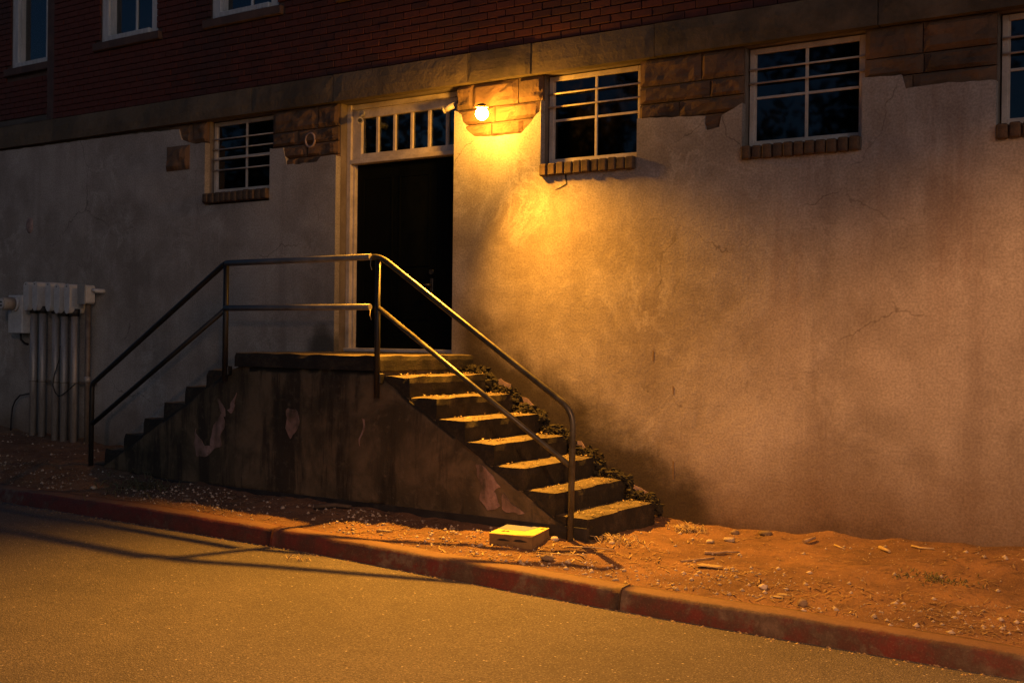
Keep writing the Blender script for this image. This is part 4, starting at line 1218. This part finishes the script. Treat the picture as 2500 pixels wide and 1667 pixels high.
weed_clump(2.10, -2.66, 14, 0.05, 0.05, "small dry sprig in the gutter below the kerb joint", 'straw', kerb_z)
# gravel, straw bits and leaf litter that nobody could count
random.seed(77)
m = MB()
for i in range(8500):
    x = random.uniform(-6.2, 7.5); y = random.choice((random.uniform(-2.2, -1.45), random.uniform(-2.2, -0.05), random.uniform(-2.15, -1.5)))
    if -2.1 < x < 3.8 and y > -1.42: continue
    if x < -2 and random.random() < 0.4: continue
    r = 0.0035 + 0.019 * random.random() ** 5.0
    dense = noise.noise(Vector((x * 1.1, y * 1.6, 4)))
    if random.random() > 0.55 + dense: continue
    z = gz(x, y) + r * 0.25
    q = [(x + r * random.uniform(.7, 1.3), y, z), (x, y + r * random.uniform(.7, 1.2), z), (x - r * random.uniform(.7, 1.3), y, z), (x, y - r * random.uniform(.7, 1.2), z), (x + random.uniform(-.3, .3) * r, y, z + r * random.uniform(.5, .9)), (x, y, z - r)]
    m.add(q, [(0, 1, 4), (1, 2, 4), (2, 3, 4), (3, 0, 4), (1, 0, 5), (2, 1, 5), (3, 2, 5), (0, 3, 5)], True)
g = part("gravel", m, "pebble"); g["kind"] = "stuff"
m = MB()
for i in range(6000):
    x = random.uniform(-6.2, 7.5); y = random.choice((random.uniform(-2.15, -1.45), random.uniform(-2.2, -0.05)))
    if -2.1 < x < 3.8 and y > -1.42: continue
    if noise.noise(Vector((x * 1.3, y * 1.8, 14))) + random.random() * 0.7 < 0.25: continue
    an = random.uniform(0, 6.28); ln = random.uniform(0.006, 0.030) * random.choice((1, 1, 1, 1.8)); w = random.uniform(0.0012, 0.006)
    c_, s_ = math.cos(an), math.sin(an); z = gz(x, y) + 0.005
    t = random.uniform(0.0, 0.012)
    m.add([(x - c_ * ln - s_ * w, y - s_ * ln + c_ * w, z), (x + c_ * ln - s_ * w, y + s_ * ln + c_ * w, z + t), (x + c_ * ln + s_ * w, y + s_ * ln - c_ * w, z + t), (x - c_ * ln + s_ * w, y - s_ * ln - c_ * w, z)], [(0, 1, 2, 3)])
g = part("leaf_litter", m, "litter"); g["kind"] = "stuff"
m = MB()
for i in range(420):
    x = random.uniform(-2.5, 7.4); y = KERB_Y - 0.03 - abs(random.gauss(0, 0.05)); r = random.uniform(0.003, 0.011); z = road_z(x) + 0.002
    m.add([(x + r * 1.6, y, z), (x, y + r, z), (x - r * 1.6, y, z), (x, y - r, z), (x, y, z + r * .8)], [(0, 1, 4), (1, 2, 4), (2, 3, 4), (3, 0, 4)])
g = part("gutter_grit", m, "litter"); g["kind"] = "stuff"

# ------------------------------------------------------------------ street lamp and trees across the street (they show in the panes and light the wall)
o = thing("street_lamp", "tall grey street lamp on the far side of the street", "street lamp", (STREET.x, -11.6, 0.0))
m = MB(); m.tube([(STREET.x, -11.6, -0.1), (STREET.x, -11.6, 3), (STREET.x, -11.6, 6.0)], [0.09, 0.075, 0.06], 14); part("pole", m, "pole", o)
m = MB(); m.tube([(STREET.x, -11.6, 5.95), (STREET.x, -11.3, 6.2), (STREET.x, -10.75, 6.12)], 0.035, 10); part("arm", m, "pole", o)
m = MB(); m.box(STREET.x - 0.12, STREET.x + 0.12, -10.85, -10.35, 6.0, 6.12, 0.03); part("lamp_head", m, "pole", o)
m = MB(); m.box(STREET.x - 0.256, STREET.x - 0.25, -10.85, -10.0, STREET.z - 0.170, 6.08); m.box(STREET.x - 0.25, STREET.x - 0.121, -10.7, -10.5, 6.05, 6.07); part("light_block_plate", m, "pole", o)  # unseen plate added to keep this lamp's light off the left side
ld = bpy.data.lights.new("street_light", 'SPOT')
ld.energy = STREET_WATTS; ld.color = (1.0, 0.40, 0.12); ld.spot_size = R(159.5); ld.spot_blend = 0.13; ld.shadow_soft_size = 0.05
lo = bpy.data.objects.new("street_light", ld); col.objects.link(lo)
lo.parent = o; lo.location = STREET - Vector((STREET.x, -11.6, 0.0))
lo.rotation_euler = Vector((0.10, 0.0, -1.0)).to_track_quat('-Z', 'Y').to_euler()

def tree(x, y, h, r, lab, seed):
    rr = random.Random(seed)
    o = thing("tree", lab, "tree", (x, y, 0), "trees across the street")
    m = MB(); m.tube([(x, y, -0.1), (x + .1, y, h * .25), (x - .05, y + .1, h * .5), (x, y, h * .8)], [.28, .2, .14, .05], 9)
    for k in range(7):
        a = rr.uniform(0, 6.28); z = h * rr.uniform(.3, .6); e = rr.uniform(.5, .9) * r
        m.tube([(x, y, z), (x + math.cos(a) * e * .5, y + math.sin(a) * e * .5, z + e * .3), (x + math.cos(a) * e, y + math.sin(a) * e, z + e * .7)], [.09, .06, .02], 6)
    part("trunk", m, "bark", o)
    m = MB()
    clumps = [(Vector((rr.gauss(0, .45), rr.gauss(0, .45), rr.uniform(-.9, .9))), rr.uniform(.25, .5)) for _ in range(26)]
    for _ in range(5200):
        c, s = rr.choice(clumps)
        d = Vector((rr.gauss(0, 1), rr.gauss(0, 1), rr.gauss(0, 1))).normalized() * s * rr.random() ** .4
        p = Vector((x, y, h * .66)) + Vector(((c.x + d.x) * r, (c.y + d.y) * r, (c.z * .8 + d.z) * h * .33))
        t = Vector((rr.gauss(0, 1), rr.gauss(0, 1), rr.gauss(0, 1))).normalized(); u = t.orthogonal().normalized(); q = rr.uniform(.09, .20)
        m.add([p - t * q, p + u * q * .5, p + t * q, p - u * q * .5], [(0, 1, 2, 3)])
    part("crown", m, "leaf", o)
tree(-9.5, -13.5, 8.0, 2.6, "leafy tree across the street, second from the left bay", 1)
tree(-14.5, -14.0, 9.5, 3.0, "tallest leafy tree across the street at far left", 2)
tree(-4.5, -14.5, 8.5, 2.8, "leafy tree across the street opposite the stairs", 3)
tree(-21.0, -16.0, 8.0, 3.0, "broad leafy tree at the far end of the street", 4)
tree(1.0, -15.0, 9.0, 2.9, "leafy tree across the street opposite the lamp", 5)
